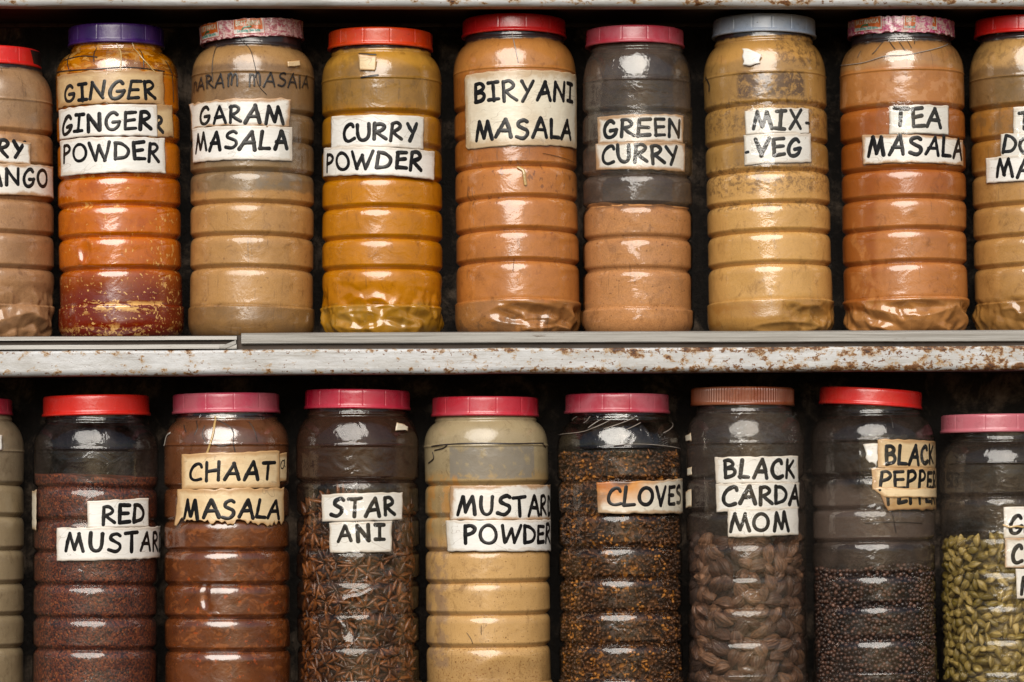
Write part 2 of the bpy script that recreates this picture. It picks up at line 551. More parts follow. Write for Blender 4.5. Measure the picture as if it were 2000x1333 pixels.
def extrude_profile(name, prof, mat, parent, x0=XL, x1=XR, nx=60, wobble=0.0, seed=0):
    """prof = closed loop of (y, zL, zR) given at XL / XR"""
    xs = np.linspace(x0, x1, nx)
    t = (xs - XL) / (XR - XL)
    n = len(prof)
    V = np.zeros((nx, n, 3))
    for j, (y, a, b) in enumerate(prof):
        V[:, j, 0] = xs
        V[:, j, 1] = y + wobble * vnoise(xs / 90, xs * 0 + j * 0.2, seed=seed)
        V[:, j, 2] = a + (b - a) * t + wobble * vnoise(xs / 130, xs * 0 + 3.3, seed=seed + 1)
    F = grid_faces(nx, n, wrap=True)[:, ::-1]
    pl = np.array([(y, a) for y, a, b in prof])
    cum = np.concatenate([[0], np.cumsum(np.hypot(*np.diff(pl, axis=0).T))])
    UV = np.stack(np.broadcast_arrays(xs[:, None] / 100, cum[None] / 100), -1)
    me = mesh_from(name, V.reshape(-1, 3), F, mat, UV.reshape(-1, 2), smooth=False)
    # close both ends
    import bmesh
    bm = bmesh.new(); bm.from_mesh(me)
    bm.verts.ensure_lookup_table()
    bm.faces.new([bm.verts[j] for j in range(n)])
    bm.faces.new([bm.verts[(nx - 1) * n + j] for j in range(n - 1, -1, -1)])
    bmesh.ops.recalc_face_normals(bm, faces=bm.faces)
    bm.to_mesh(me); bm.free()
    return link(name, me, parent)


def rail_profile(yf, tL, tR, bL, bR, depth=60):
    ta, tb = zl(tL, tR, yf); ba, bb = zl(bL, bR, yf)
    p = [(yf + depth, ta, tb), (yf + 5, ta, tb), (yf + 1.5, ta - 1.5, tb - 1.5), (yf, ta - 5, tb - 5)]
    r = 11
    for k in range(7):
        a = math.pi / 2 * k / 6
        p.append((yf + r - r * math.cos(a), ba + r - r * math.sin(a), bb + r - r * math.sin(a)))
    p += [(yf + 40, ba, bb), (yf + 40, ba + 5, bb + 5), (yf + depth, ba + 5, bb + 5)]
    return p


shelf = bpy.data.objects.new('metal_shelf', None)
COL.objects.link(shelf)
shelf.location = (0, 0, -0.3)
tag(shelf, 'rusty white painted metal shelving that holds both rows of spice jars', 'shelf')


def sp(o):      # children keep world placement
    o.matrix_parent_inverse = Matrix.Translation((0, 0, 0.3))
    return o


YF = -150
o = sp(extrude_profile('front_rail', rail_profile(YF, 686, 675, 736, 723), RAIL, shelf, wobble=1.2, seed=3)); o['label'] = 'white painted middle rail speckled with rust'
o = sp(extrude_profile('front_rail', rail_profile(YF, -48, -48, 12, 13), RAIL, shelf, wobble=1.0, seed=9)); o['label'] = 'grey white top rail with rusty lower edge'
o = sp(extrude_profile('front_rail', rail_profile(YF, 1408, 1388, 1458, 1438), RAIL, shelf, wobble=1.0, seed=14))


def shelf_z(px, row):
    if row == 0:
        return 334.7 + 12.7 * px / 2000
    return -374.5 + 0.0109 * px


def board(row_top, bL, bR, y0=-138, y1=150):
    ba, bb = zl(bL, bR, YF)
    ta, tb = row_top
    v, f = box_arrays(XL, XR, y0, y1, ((ba + 6, ta), (bb + 6, tb)))
    return sp(link('shelf_board', mesh_from('shelf_board', v, f, BOARD, smooth=False), shelf))


board((shelf_z(-250, 0), shelf_z(2250, 0)), 736, 723)
board((zl(-46, -46, YF)[0], zl(-46, -46, YF)[1]), 12, 13)
board((shelf_z(-250, 1), shelf_z(2250, 1)), 1458, 1438)

# board-edge trims lying on the middle rail: a grooved length at left, a plain strip at right


def xz_at(px, py, y):
    f = (D + y) / D
    return (px - 1000) * f, (1000 - py) * f


def trim_piece(prof, x0, x1, name, seed):
    # prof rows: (y, pyL, pyR) in photo heights at x=0 and x=2000
    pr = []
    for y, a, b in prof:
        za, zb = zl(a, b, y)
        pr.append((y, za, zb))
    fx = (D + YF) / D
    return sp(extrude_profile(name, pr, TRIM, shelf, (x0 - 1000) * fx, (x1 - 1000) * fx, 24, 0.5, seed))


o = trim_piece([(-112, 658, 650), (-146, 659, 651), (-147, 666, 658), (-118, 667.2, 659.2), (-118, 674, 666), (-147, 675, 667), (-148, 683.2, 676), (-112, 684, 676.5)], -260, 462, 'edge_trim', 1)
o['label'] = 'grooved grey metal edge strip with a mitred right end'
o = trim_piece([(-139, 652.5, 644.5), (-145, 653.2, 645.2), (-147, 655, 647), (-147, 672, 665.5), (-145, 674, 667), (-139, 674.5, 667.5)], 471, 2260, 'edge_trim', 2)
o['label'] = 'plain flat grey edge strip along the board'
# mitred tongue in the end of the grooved strip
q = []
for px, py in ((428, 675.5), (434, 675.8), (461, 664.5), (461, 672), (440, 681.5), (428, 681)):
    x, z = xz_at(px, py, -149)
    q.append((x, z))
V = [(x, -149.5, z) for x, z in q] + [(x, -144, z) for x, z in q]
n = len(q)
me = bpy.data.meshes.new('edge_trim')
me.from_pydata([tuple(c * S for c in v) for v in V], [], [list(range(n))[::-1], list(range(n, 2 * n))] + [[i, (i + 1) % n, n + (i + 1) % n, n + i] for i in range(n)])
me.materials.append(TRIM)
o = sp(link('edge_trim', me, shelf)); o['label'] = 'small mitred tongue at the end of the grooved strip'

# dark batten where the top board meets the wall
a0 = zl(47, 47, 138); a1 = zl(54, 54, 138)
v, f = box_arrays(XL, XR, 132, 151.5, ((a1[0], a0[0]), (a1[1], a0[1])))
sp(link('batten', mesh_from('batten', v, f, wood_mat('brown_batten', (0.13, 0.10, 0.08, 1), (0.07, 0.05, 0.04, 1)), smooth=False), shelf))

nx, nz = 150, 110
xs = np.linspace(-1500, 1500, nx); zs = np.linspace(-560, 1150, nz)
X, Z = np.meshgrid(xs, zs)
Yw = 158 + 3.0 * vnoise(X / 60, Z / 40, seed=5) + 1.5 * vnoise(X / 17, Z / 15, seed=6)
V = np.stack([X, Yw, Z], -1).reshape(-1, 3)
Vb = np.array([(-1500, 240, -560), (1500, 240, -560), (1500, 240, 1150), (-1500, 240, 1150)], float)
Fq = grid_faces(nz, nx)
nv = len(V)
c00, c10, c01, c11 = 0, nx - 1, (nz - 1) * nx, nz * nx - 1
Fb = np.array([(nv + 1, nv, nv + 3, nv + 2), (nv, nv + 1, c10, c00), (nv + 2, nv + 3, c01, c11), (nv + 3, nv, c00, c01), (nv + 1, nv + 2, c11, c10)])
wall = link('back_wall', mesh_from('back_wall', np.vstack([V, Vb]), np.vstack([Fq, Fb]), WALL))
tag(wall, 'dark grimy plaster wall seen behind the spice jars', 'wall')


# ------------------------------------------------------------------ hand lettering: round marker strokes
def arc(cx, cy, rx, ry, a0, a1, n=14):
    return [(cx + rx * math.cos(math.radians(a0 + (a1 - a0) * i / (n - 1))), cy + ry * math.sin(math.radians(a0 + (a1 - a0) * i / (n - 1)))) for i in range(n)]


def spl(pts, n=8):
    """Catmull-Rom through points"""
    P = [pts[0]] + list(pts) + [pts[-1]]
    out = []
    for i in range(1, len(P) - 2):
        p0, p1, p2, p3 = [np.array(p, float) for p in P[i - 1:i + 3]]
        for k in range(n):
            t = k / n
            out.append(tuple(0.5 * ((2 * p1) + (-p0 + p2) * t + (2 * p0 - 5 * p1 + 4 * p2 - p3) * t * t + (-p0 + 3 * p1 - 3 * p2 + p3) * t ** 3)))
    out.append(tuple(pts[-1]))
    return out


GL = {
    'A': (0.74, [[(0.02, 0.0), (0.22, 0.5), (0.44, 1.0)], [(0.45, 0.98), (0.58, 0.5), (0.70, 0.0)], [(0.16, 0.36), (0.62, 0.38)]]),
    'B': (0.62, [[(0.08, 0.98), (0.06, 0.02)], spl([(0.08, 0.97), (0.34, 0.98), (0.50, 0.80), (0.40, 0.62), (0.12, 0.53)]), spl([(0.14, 0.53), (0.44, 0.50), (0.58, 0.30), (0.46, 0.08), (0.08, 0.02)])]),
    'C': (0.66, [spl([(0.62, 0.80), (0.56, 0.95), (0.40, 0.97), (0.18, 0.78), (0.06, 0.45), (0.12, 0.14), (0.34, 0.01), (0.64, 0.10)])]),
    'D': (0.70, [[(0.09, 0.97), (0.07, 0.03)], spl([(0.09, 0.97), (0.36, 0.92), (0.60, 0.68), (0.64, 0.42), (0.48, 0.14), (0.07, 0.03)])]),
    'E': (0.58, [[(0.10, 0.97), (0.07, 0.03)], [(0.10, 0.96), (0.56, 0.99)], [(0.10, 0.52), (0.50, 0.55)], [(0.07, 0.03), (0.56, 0.05)]]),
    'F': (0.56, [[(0.10, 0.97), (0.07, 0.0)], [(0.10, 0.96), (0.56, 0.99)], [(0.10, 0.50), (0.50, 0.53)]]),
    'G': (0.74, [spl([(0.60, 0.84), (0.48, 0.97), (0.30, 0.92), (0.11, 0.66), (0.06, 0.34), (0.18, 0.06), (0.42, 0.02), (0.62, 0.18), (0.69, 0.43)]), [(0.38, 0.40), (0.70, 0.44)]]),
    'H': (0.72, [[(0.09, 1.0), (0.05, 0.0)], [(0.62, 1.0), (0.60, 0.0)], [(0.08, 0.48), (0.60, 0.52)]]),
    'I': (0.54, [[(0.06, 0.97), (0.50, 0.98)], [(0.29, 0.97), (0.26, 0.03)], [(0.03, 0.03), (0.49, 0.03)]]),
    'K': (0.64, [[(0.12, 1.0), (0.07, 0.0)], [(0.56, 0.92), (0.12, 0.46)], [(0.16, 0.50), (0.60, 0.02)]]),
    'L': (0.54, [[(0.10, 1.0), (0.07, 0.04)], [(0.07, 0.04), (0.53, 0.05)]]),
    'M': (0.92, [[(0.04, 0.0), (0.14, 0.5), (0.24, 0.98)], [(0.24, 0.98), (0.34, 0.55), (0.46, 0.12)], [(0.46, 0.12), (0.56, 0.5), (0.68, 0.98)], [(0.68, 0.98), (0.78, 0.5), (0.88, 0.02)]]),
    'N': (0.74, [[(0.06, 0.0), (0.10, 0.97)], [(0.10, 0.97), (0.36, 0.5), (0.62, 0.04)], [(0.62, 0.04), (0.66, 0.99)]]),
    'O': (0.80, [arc(0.40, 0.49, 0.345, 0.48, 95, 458, 30)]),
    'P': (0.58, [[(0.09, 0.97), (0.07, -0.02)], spl([(0.08, 0.95), (0.34, 0.99), (0.53, 0.80), (0.42, 0.58), (0.11, 0.46)])]),
    'R': (0.64, [[(0.09, 0.97), (0.06, 0.0)], spl([(0.08, 0.95), (0.34, 0.99), (0.52, 0.80), (0.40, 0.60), (0.11, 0.47)]), [(0.18, 0.47), (0.36, 0.26), (0.62, 0.03)]]),
    'S': (0.64, [spl([(0.57, 0.88), (0.42, 0.98), (0.18, 0.88), (0.14, 0.68), (0.34, 0.55), (0.54, 0.42), (0.56, 0.20), (0.36, 0.02), (0.04, 0.08)])]),
    'T': (0.68, [[(0.02, 0.93), (0.34, 0.96), (0.68, 0.99)], [(0.36, 0.95), (0.31, 0.0)]]),
    'U': (0.70, [spl([(0.08, 1.0), (0.07, 0.42), (0.16, 0.10), (0.34, 0.01), (0.52, 0.12), (0.61, 0.42), (0.63, 1.0)])]),
    'V': (0.68, [[(0.04, 0.98), (0.18, 0.5), (0.32, 0.02)], [(0.32, 0.02), (0.48, 0.5), (0.65, 1.0)]]),
    'W': (0.98, [[(0.04, 0.98), (0.14, 0.5), (0.27, 0.02)], [(0.27, 0.02), (0.38, 0.4), (0.50, 0.78)], [(0.50, 0.78), (0.58, 0.4), (0.68, 0.02)], [(0.68, 0.02), (0.82, 0.5), (0.94, 1.0)]]),
    'X': (0.68, [[(0.08, 0.98), (0.34, 0.5), (0.62, 0.02)], [(0.62, 1.0), (0.34, 0.5), (0.04, 0.0)]]),
    'Y': (0.66, [[(0.06, 0.98), (0.20, 0.72), (0.34, 0.50)], [(0.63, 1.0), (0.42, 0.5), (0.20, -0.02)]]),
    '-': (0.34, [[(0.04, 0.46), (0.28, 0.47)]]),
    ' ': (0.35, []),
    'a': (0.60, [spl([(0.46, 0.58), (0.26, 0.64), (0.08, 0.40), (0.12, 0.12), (0.30, 0.10), (0.46, 0.34), (0.50, 0.62)]), spl([(0.50, 0.62), (0.46, 0.30), (0.58, 0.12)])]),
    'n': (0.52, [[(0.10, 0.70), (0.08, 0.0)], spl([(0.08, 0.45), (0.28, 0.72), (0.44, 0.55), (0.46, 0.02)])]),
    'm': (0.80, [[(0.08, 0.95), (0.08, 0.05)], spl([(0.08, 0.6), (0.24, 0.95), (0.38, 0.75), (0.38, 0.1)]), spl([(0.38, 0.6), (0.56, 0.95), (0.70, 0.75), (0.72, 0.05)])]),
    'l': (0.26, [[(0.15, 0.95), (0.12, 0.05)]]),
    'e': (0.5, [spl([(0.08, 0.32), (0.42, 0.36), (0.32, 0.60), (0.12, 0.50), (0.08, 0.20), (0.26, 0.02), (0.44, 0.12)])]),
    't': (0.40, [[(0.20, 0.95), (0.18, 0.05)], [(0.04, 0.62), (0.36, 0.64)]]),
    'h': (0.5, [[(0.10, 1.0), (0.08, 0.0)], spl([(0.08, 0.4), (0.26, 0.62), (0.40, 0.45), (0.42, 0.02)])]),
    'y': (0.5, [[(0.06, 0.62), (0.24, 0.10)], [(0.44, 0.64), (0.10, -0.32)]]),
    'i': (0.22, [[(0.11, 0.60), (0.10, 0.04)]]),
    'k': (0.5, [[(0.10, 1.0), (0.08, 0.0)], [(0.40, 0.6), (0.10, 0.3)], [(0.16, 0.34), (0.42, 0.02)]]),
    'r': (0.4, [[(0.08, 0.62), (0.08, 0.0)], spl([(0.08, 0.4), (0.20, 0.6), (0.36, 0.58)])]),
    ',': (0.24, [[(0.12, 0.06), (0.06, -0.14)]]),
}


class Strokes:
    """collects marker strokes given in flat (u, v); build() wraps them on a surface function pos(u, v, h)"""
    def __init__(self): self.V = []; self.F = []; self.n = 0

    def stroke(self, pts, w, pos, h=0.5, step=1.6):
        P = np.array(pts, float)
        seg = np.hypot(*np.diff(P, axis=0).T)
        L = np.concatenate([[0], np.cumsum(seg)])
        if L[-1] < 1e-6: return
        m = max(3, int(L[-1] / step) + 1)
        t = np.linspace(0, L[-1], m)
        Q = np.stack([np.interp(t, L, P[:, 0]), np.interp(t, L, P[:, 1])], 1)
        T = np.gradient(Q, axis=0)
        T /= np.maximum(np.hypot(T[:, 0], T[:, 1])[:, None], 1e-9)
        wid = w / 2 * (1 + 0.13 * vnoise(t / 9.0, t * 0 + self.n * 0.37, seed=4) + 0.05 * vnoise(t / 2.5, t * 0 + self.n * 0.11, seed=8))
        rings = [(Q[i], T[i], wid[i]) for i in range(m)]
        caps0 = [(Q[0] - T[0] * wid[0] * math.sin(a), T[0], wid[0] * math.cos(a)) for a in (1.45, 1.1, 0.75, 0.4)]
        caps1 = [(Q[-1] + T[-1] * wid[-1] * math.sin(a), T[-1], wid[-1] * math.cos(a)) for a in (0.4, 0.75, 1.1, 1.45)]
        rings = caps0 + rings + caps1
        sec = [(-1, 0.0), (-0.8, 0.75), (0, 1.0), (0.8, 0.75), (1, 0.0)]
        U = []; Vv = []; H = []
        for q, tt, ww in rings:
            nrm = np.array((-tt[1], tt[0]))
            for a, b in sec:
                p = q + nrm * a * ww
                U.append(p[0]); Vv.append(p[1]); H.append(b * h if abs(ww) > 0.3 else 0)
        X = pos(np.array(U), np.array(Vv), np.array(H))
        self.V.append(X)
        self.F.append(grid_faces(len(rings), 5)[:, ::-1] + self.n)
        self.n += len(X)

    def build(self, name, mat, parent):
        if not self.V: return None
        return link(name, mesh_from(name, np.vstack(self.V), np.vstack(self.F), mat), parent)


def text_strokes(text, gap=0.15, rs=None):
    """strokes in cap-height units, total advance; every letter gets its own slant, size and wobble"""
    rs = rs or random.Random(1)
    out = []; x = 0; marks = []
    for k, ch in enumerate(text):
        w, ss = GL[ch]
        sh, hy, hx, dy, rot = rs.uniform(-0.07, 0.10), rs.uniform(0.94, 1.06), rs.uniform(0.92, 1.07), rs.uniform(-0.035, 0.035), rs.uniform(-0.05, 0.05)
        for s in ss:
            kx, ky, ph = rs.uniform(-0.03, 0.03), rs.uniform(-0.03, 0.03), rs.uniform(0, 6)
            q = []
            for i, p in enumerate(s):
                a = p[0] - w / 2; c = p[1] - 0.5
                px = a * hx + c * sh - c * rot + kx * math.sin(3 * c + ph)
                py = c * hy + a * rot + ky * math.sin(4 * a + ph) + dy
                q.append((x + w / 2 + px, py + 0.5))
            out.append((k, q))
        marks.append((x, x + w))
        x += w + gap + rs.uniform(-0.025, 0.025)
    return out, marks


# ------------------------------------------------------------------ jars
M_FRONT = np.radians(np.linspace(-104, 104, 132))
M_BACK = np.radians(np.linspace(104, 256, 26))[1:-1]
TH = np.concatenate([M_FRONT, M_BACK])


def facets(x, y, cell, seed):
    """piecewise flat, sharp creased height field in -1..1"""
    x = x / cell; y = y / cell
    i, k = np.floor(x), np.floor(y)
    fx, fy = x - i, y - k
    o = np.zeros_like(i)
    h = lambda a, b: hash3(i + a, k + b, o, seed) * 2 - 1
    h00, h10, h01, h11 = h(0, 0), h(1, 0), h(0, 1), h(1, 1)
    lo = h00 + fx * (h10 - h00) + fy * (h01 - h00)
    hi = h11 + (1 - fx) * (h01 - h11) + (1 - fy) * (h10 - h11)
    return np.where(fx + fy < 1, lo, hi)


def voro_field(u, z, pts):
    d = (u[..., None] - pts[:, 0]) ** 2 + (z[..., None] - pts[:, 1]) ** 2
    return np.sqrt(d.min(-1))


class Jar:
    def __init__(self, row, cxT, cxB, R, lid, seam, grooves, base_seam, label, lid_label=None, pitch=0.0, neck_drop=12, neck_r=None):
        self.R = R; self.row = row
        zb = shelf_z(cxB, row)
        xb = cxB - 1000.0
        self.zb = zb
        f = (D - R) / D
        H = lambda py: (1000 - py) * f - zb      # local height of a front-centre photo row
        self.H = H
        top_z = H(seam)
        lean = math.atan2(cxT - cxB, top_z)
        self.root = bpy.data.objects.new('spice_jar', None)
        COL.objects.link(self.root)
        self.root.location = (xb * S, 0, zb * S)
        self.root.rotation_euler = (math.radians(pitch), lean, 0)
        self.M = Matrix.Translation((xb, 0, zb)) @ self.root.rotation_euler.to_matrix().to_4x4()
        self.Mi = self.M.inverted()
        tag(self.root, label, 'jar')
        lx0, lx1, lyt, lyb = lid[:4]
        self.lidtilt = lid[4] if len(lid) > 4 else 0.0
        self.Rl = (lx1 - lx0) / 2
        self.lid_c = (lx0 + lx1) / 2
        fl = (D - self.Rl) / D
        self.lz0 = (1000 - lyb) * fl - zb
        self.lz1 = (1000 - lyt) * fl - zb
        self.Rn = neck_r or self.Rl - 7
        self.z_neck = self.lz0 - neck_drop
        self.z_seam = top_z
        self.z_gr = sorted(H(g) for g in grooves)
        self.z_bs = H(base_seam)
        self.build_profile()
        self.layer = 0

    def build_profile(self):
        R, Rn = self.R, self.Rn
        top = self.lz1 - 4
        zs = np.arange(0, top, 2.2)
        extra = []
        for g in self.z_gr:
            extra += list(g + np.array([-9, -6.5, -5, -4, -3, -2, -1, 0, 1, 2, 3, 4, 5, 6, 8, 10]))
        extra += list(self.z_bs + np.array([-3, -2, -1, 0, 1, 2])) + list(self.z_seam + np.array([-3, -2, -1, 0, 1, 2])) + [0, 1, 3, 6, 10]
        zs = np.unique(np.round(np.concatenate([zs, [e for e in extra if 0 <= e <= top]]), 2))
        self.pz = zs
        self.pr = self.radius(zs)

    def radius(self, z):
        R, Rn = self.R, self.Rn
        z = np.asarray(z, float)
        r = np.full_like(z, R - 1.0)
        # bands between grooves: short undercut on the lower edge, wider shoulder on top of each band
        edges = [self.z_bs] + list(self.z_gr) + [self.z_seam]
        for e0, e1 in zip(edges[:-1], edges[1:]):
            t = np.clip((z - e0) / (e1 - e0), 0, 1) * 2 - 1
            r = r - np.where((z > e0) & (z <= e1), 1.7 * t * t, 0)
        for g in self.z_gr:
            d = z - g
            up = np.clip(1 - d / 10.0, 0, 1)                  # lower edge of the band above
            dn = np.clip(1 + d / 16.0, 0, 1)                 # rounded top of the band below
            cut = np.where(d >= 0, 8.5 * up ** 1.45, 8.5 * (1 - np.sqrt(np.clip(1 - dn ** 2, 0, 1))))
            r = np.minimum(r, R - 2.2 - cut)
        # base zone: small ledge at the seam then rounded bottom
        bz = z < self.z_bs
        led = np.clip((self.z_bs - z) / 3.0, 0, 1)
        t = np.clip(1 - z / 34.0, 0, 1)
        rb = R - 1 + 2.2 * led - (1 - np.sqrt(np.clip(1 - (0.86 * t) ** 2.4, 0, 1))) * 30
        r = np.where(bz, rb, r)
        # seam and shoulder
        sh = z > self.z_seam
        tt = np.clip((z - self.z_seam) / (self.z_neck - self.z_seam), 0, 1)
        rs = Rn + (R - 2.5 - Rn) * (1 - tt ** 2.25) ** 0.72
        r = np.where(sh, rs, r)
        bead = np.exp(-((z - self.z_seam) / 2.0) ** 2) * 1.6
        r = r + bead
        nb = np.exp(-((z - (self.z_neck + 4)) / 3.0) ** 2) * 2.5
        return r + nb

    # --- photo pixel -> (u, height) on a cylinder of radius Rr, or on the body itself
    def pix(self, px, py, Rr=None):
        o = self.Mi @ Vector((0, -D, 0))
        tgt = self.Mi @ Vector((px - 1000.0, 0, 1000.0 - py))
        d = tgt - o
        r = Rr or self.R + 1
        th = z = 0
        for _ in range(14 if Rr is None else 1):
            a = d.x ** 2 + d.y ** 2; b = 2 * (o.x * d.x + o.y * d.y); c = o.x ** 2 + o.y ** 2 - r * r
            disc = b * b - 4 * a * c
            if disc < 0:
                t = -b / (2 * a)
            else:
                t = (-b - math.sqrt(disc)) / (2 * a)
            p = o + d * t
            th = math.atan2(p.x, -p.y); z = p.z
            if Rr is None:
                r = 0.5 * r + 0.5 * float(np.interp(z, self.pz, self.pr))
        return th * self.R, z

    def pos_cyl(self, Rr, amp=0.0, seed=0):
        def f(u, v, h):
            th = u / self.R
            r = Rr + h + amp * vnoise(u / 45.0, v / 38.0, seed=seed)
            return np.stack([r * np.sin(th), -r * np.cos(th), v], -1)
        return f

    def pos_body(self, off=0.3):
        def f(u, v, h):
            th = u / self.R
            r = np.interp(v, self.pz, self.pr) + off + h
            return np.stack([r * np.sin(th), -r * np.cos(th), v], -1)
        return f

    def body(self, mat, crumple=0.0, crumple_z=None, dents=(), wav=1.0, seed=0, crumple_u=None, crumple_fade=14):
        zs, rs = self.pz, self.pr
        T, Z = np.meshgrid(TH, zs)
        Rr = np.repeat(rs[:, None], len(TH), 1)
        U = T * self.R
        Tw = np.where(T > math.pi, T - 2 * math.pi, T)
        Uw = Tw * self.R
        cx, cy = np.cos(T) * 2.2, np.sin(T) * 2.2
        body_w = np.clip((self.z_seam - Z) / 20, 0.7, 1)
        Rr = Rr + wav * body_w * vnoise(cx + 5, cy + 5, Z / 85, seed=seed + 11) * 1.3
        Zd = Z + body_w * wav * 1.2 * vnoise(cx * 0.6 + 3, cy * 0.6 + 3, Z / 140, seed=seed + 12) * np.clip(Z / 40, 0, 1)
        if crumple > 0:
            r2 = np.random.default_rng(seed + 5)
            hi = crumple_z or (self.z_bs + 4)
            uw2 = Uw + 7 * vnoise(Uw / 21, Z / 21, seed=seed + 3)
            zw2 = Z + 5 * vnoise(Uw / 21 + 9, Z / 21, seed=seed + 4)
            big = facets(uw2 * 0.9 + zw2 * 0.45, zw2 * 1.1 - uw2 * 0.30, 27.0, seed + 8)
            sml = facets(uw2 * 0.8 - zw2 * 0.6, zw2 * 0.9 + uw2 * 0.5, 12.0, seed + 17)
            m = np.clip((hi - Z) / crumple_fade, 0, 1)
            if crumple_u:
                m = m * np.clip((Uw - crumple_u[0]) / 25, 0, 1) * np.clip((crumple_u[1] - Uw) / 25, 0, 1)
            Rr = Rr + m * crumple * (big * 9.0 + sml * 2.8 - 5.5)
        for (px, py, rx, ry, dep) in dents:
            u0, z0 = self.pix(px, py)
            q = ((Uw - u0) / rx) ** 2 + ((Z - z0) / ry) ** 2
            Rr = Rr - dep * np.exp(-q ** 1.6 * 0.9) + 0.25 * dep * np.exp(-((np.sqrt(q) - 1.25) / 0.22) ** 2)
        V = np.stack([Rr * np.sin(T), -Rr * np.cos(T), Zd], -1).reshape(-1, 3)
        uv = np.stack([Uw / 100, Z / 100], -1).reshape(-1, 2)
        F = grid_faces(len(zs), len(TH), wrap=True)
        nv = len(V)
        n = len(TH)
        V = np.vstack([V, [[0, 0, 4.0]]])
        uv = np.vstack([uv, [[0, 0]]])
        cap = np.array([[nv, (i + 1) % n, i, i] for i in range(n)])
        me = mesh_from('jar_body', V, F, mat, uv)
        # bottom disc
        import bmesh
        bm = bmesh.new(); bm.from_mesh(me); bm.verts.ensure_lookup_table()
        for i in range(n):
            try: bm.faces.new((bm.verts[nv], bm.verts[(i + 1) % n], bm.verts[i])).smooth = True
            except ValueError: pass
        bm.to_mesh(me); bm.free()
        self.body_o = link('jar_body', me, self.root)
        return self.body_o

    def lid(self, mat, label=None, ticks=12, tick_w=0.9, tick_d=1.3, flange=1.6, seed=0, spin=0.3, dome=0.0):
        R = self.Rl - flange * 0.5
        h = self.lz1 - self.lz0
        prof = [(R - 5, 0.5), (R - 1.5, 0.0), (R + flange, 0.3), (R + flange, 4.0), (R + flange - 0.8, 5.2), (R, 6.0)]
        for k in range(1, 8):
            prof.append((R - 0.4 * k / 7, 6 + (h - 11) * k / 7))
        prof += [(R - 0.8, h - 3.0), (R - 2.0, h - 1.0), (R - 4.5, h), (R - 12, h + dome * 0.2), (R - 14, h - 1.5), (R * 0.5, h - 1.2 + dome * 0.3), (0.5, h - 1.0 + dome * 0.3)]
        n = 720
        th = np.linspace(-math.pi, math.pi, n, endpoint=False)
        pr = np.array(prof)
        Rr = np.repeat(pr[:, :1], n, 1); Z = np.repeat(pr[:, 1:], n, 1)
        T = np.repeat(th[None], len(pr), 0)
        ph = ((T + spin) * ticks / (2 * math.pi)) % 1.0
        dist = np.minimum(ph, 1 - ph) * (2 * math.pi / ticks) * R
        zmask = (pr[:, 1:] > 5.5) & (pr[:, 1:] < h - 1.5) & (pr[:, :1] > R - 3)
        if ticks >= 40:
            Rr = Rr + zmask * np.cos(ph * 2 * math.pi) * 0.9
        else:
            Rr = Rr - zmask * tick_d * np.exp(-(dist / tick_w) ** 2)
        Rr = Rr + 0.7 * vnoise(np.cos(T) * 1.4 + seed, np.sin(T) * 1.4, Z / 60, seed=seed + 2)
        V = np.stack([Rr * np.sin(T), -Rr * np.cos(T), Z], -1).reshape(-1, 3)
        me = mesh_from('lid', V, grid_faces(len(pr), n, wrap=True), mat)
        o = link('lid', me, self.root)
        loc = self.Mi @ Vector((self.lid_c - 1000.0, 0, self.lz0 + self.zb))
        o.location = Vector((loc.x, 0, self.lz0)) * S
        o.rotation_euler = (0, math.radians(self.lidtilt) - self.root.rotation_euler.y, 0)
        if label: o['label'] = label
        self.lid_o = o
        return o

    def paper(self, mat, tl, tr, br, bl, ext=0.0, rag=0.7, seed=0, name='paper_label', lift=(), torn=0.0, round_c=0.0, layer=None, label=None, notch=None):
        """corner pixels of the strip -> curved sheet; returns (object, pos function for writing)"""
        self.layer = self.layer + 1 if layer is None else layer
        Rr = self.R + 0.5 + 0.42 * self.layer
        c = [np.array(self.pix(*p, Rr=Rr)) for p in (tl, tr, br, bl)]
        c[1][0] += ext; c[2][0] += ext
        width = max(abs(c[1][0] - c[0][0]), 8); hgt = max(abs(c[0][1] - c[3][1]), 8)
        nu, nv = int(max(8, width / 2.6)), int(max(6, hgt / 2.6))
        a, b = np.meshgrid(np.linspace(0, 1, nu), np.linspace(0, 1, nv))
        top = c[0][None, None] * (1 - a[..., None]) + c[1][None, None] * a[..., None]
        bot = c[3][None, None] * (1 - a[..., None]) + c[2][None, None] * a[..., None]
        P = bot * (1 - b[..., None]) + top * b[..., None]
        U, V = P[..., 0].copy(), P[..., 1].copy()
        # ragged edges
        ew = lambda t: np.clip(1 - t * 5, 0, 1)
        V += ew(1 - b) * rag * 1.3 * vnoise(U / 13, U * 0 + seed, seed=seed + 1) * 1.2
        V -= ew(b) * (rag * 1.3 * vnoise(U / 12, U * 0 + seed + 4, seed=seed + 2) - torn * (0.5 + 0.5 * vnoise(U / 16, U * 0 + 9, seed=seed + 6) + 0.5 * vnoise(U / 5.5, U * 0 + 3, seed=seed + 7)))
        U += (ew(a) - ew(1 - a)) * rag * 1.1 * vnoise(V / 9, V * 0 + seed + 2, seed=seed + 3)
        if round_c:
            for (sa, sb) in ((0, 0), (0, 1), (1, 0), (1, 1)):
                du = np.abs(a - sa) * width; dv = np.abs(b - sb) * hgt
                q = np.clip(1 - du / round_c, 0, 1) ** 2 * np.clip(1 - dv / round_c, 0, 1)
                V += q * round_c * (1 if sb == 0 else -1)
        pos = self.pos_cyl(Rr, 0.55, seed)
        H = np.zeros_like(U)
        for (lu, lv, rad, amt) in lift:      # curling corners
            q = np.clip(1 - np.hypot((a - lu) * width, (b - lv) * hgt) / rad, 0, 1)
            H += amt * q ** 1.6
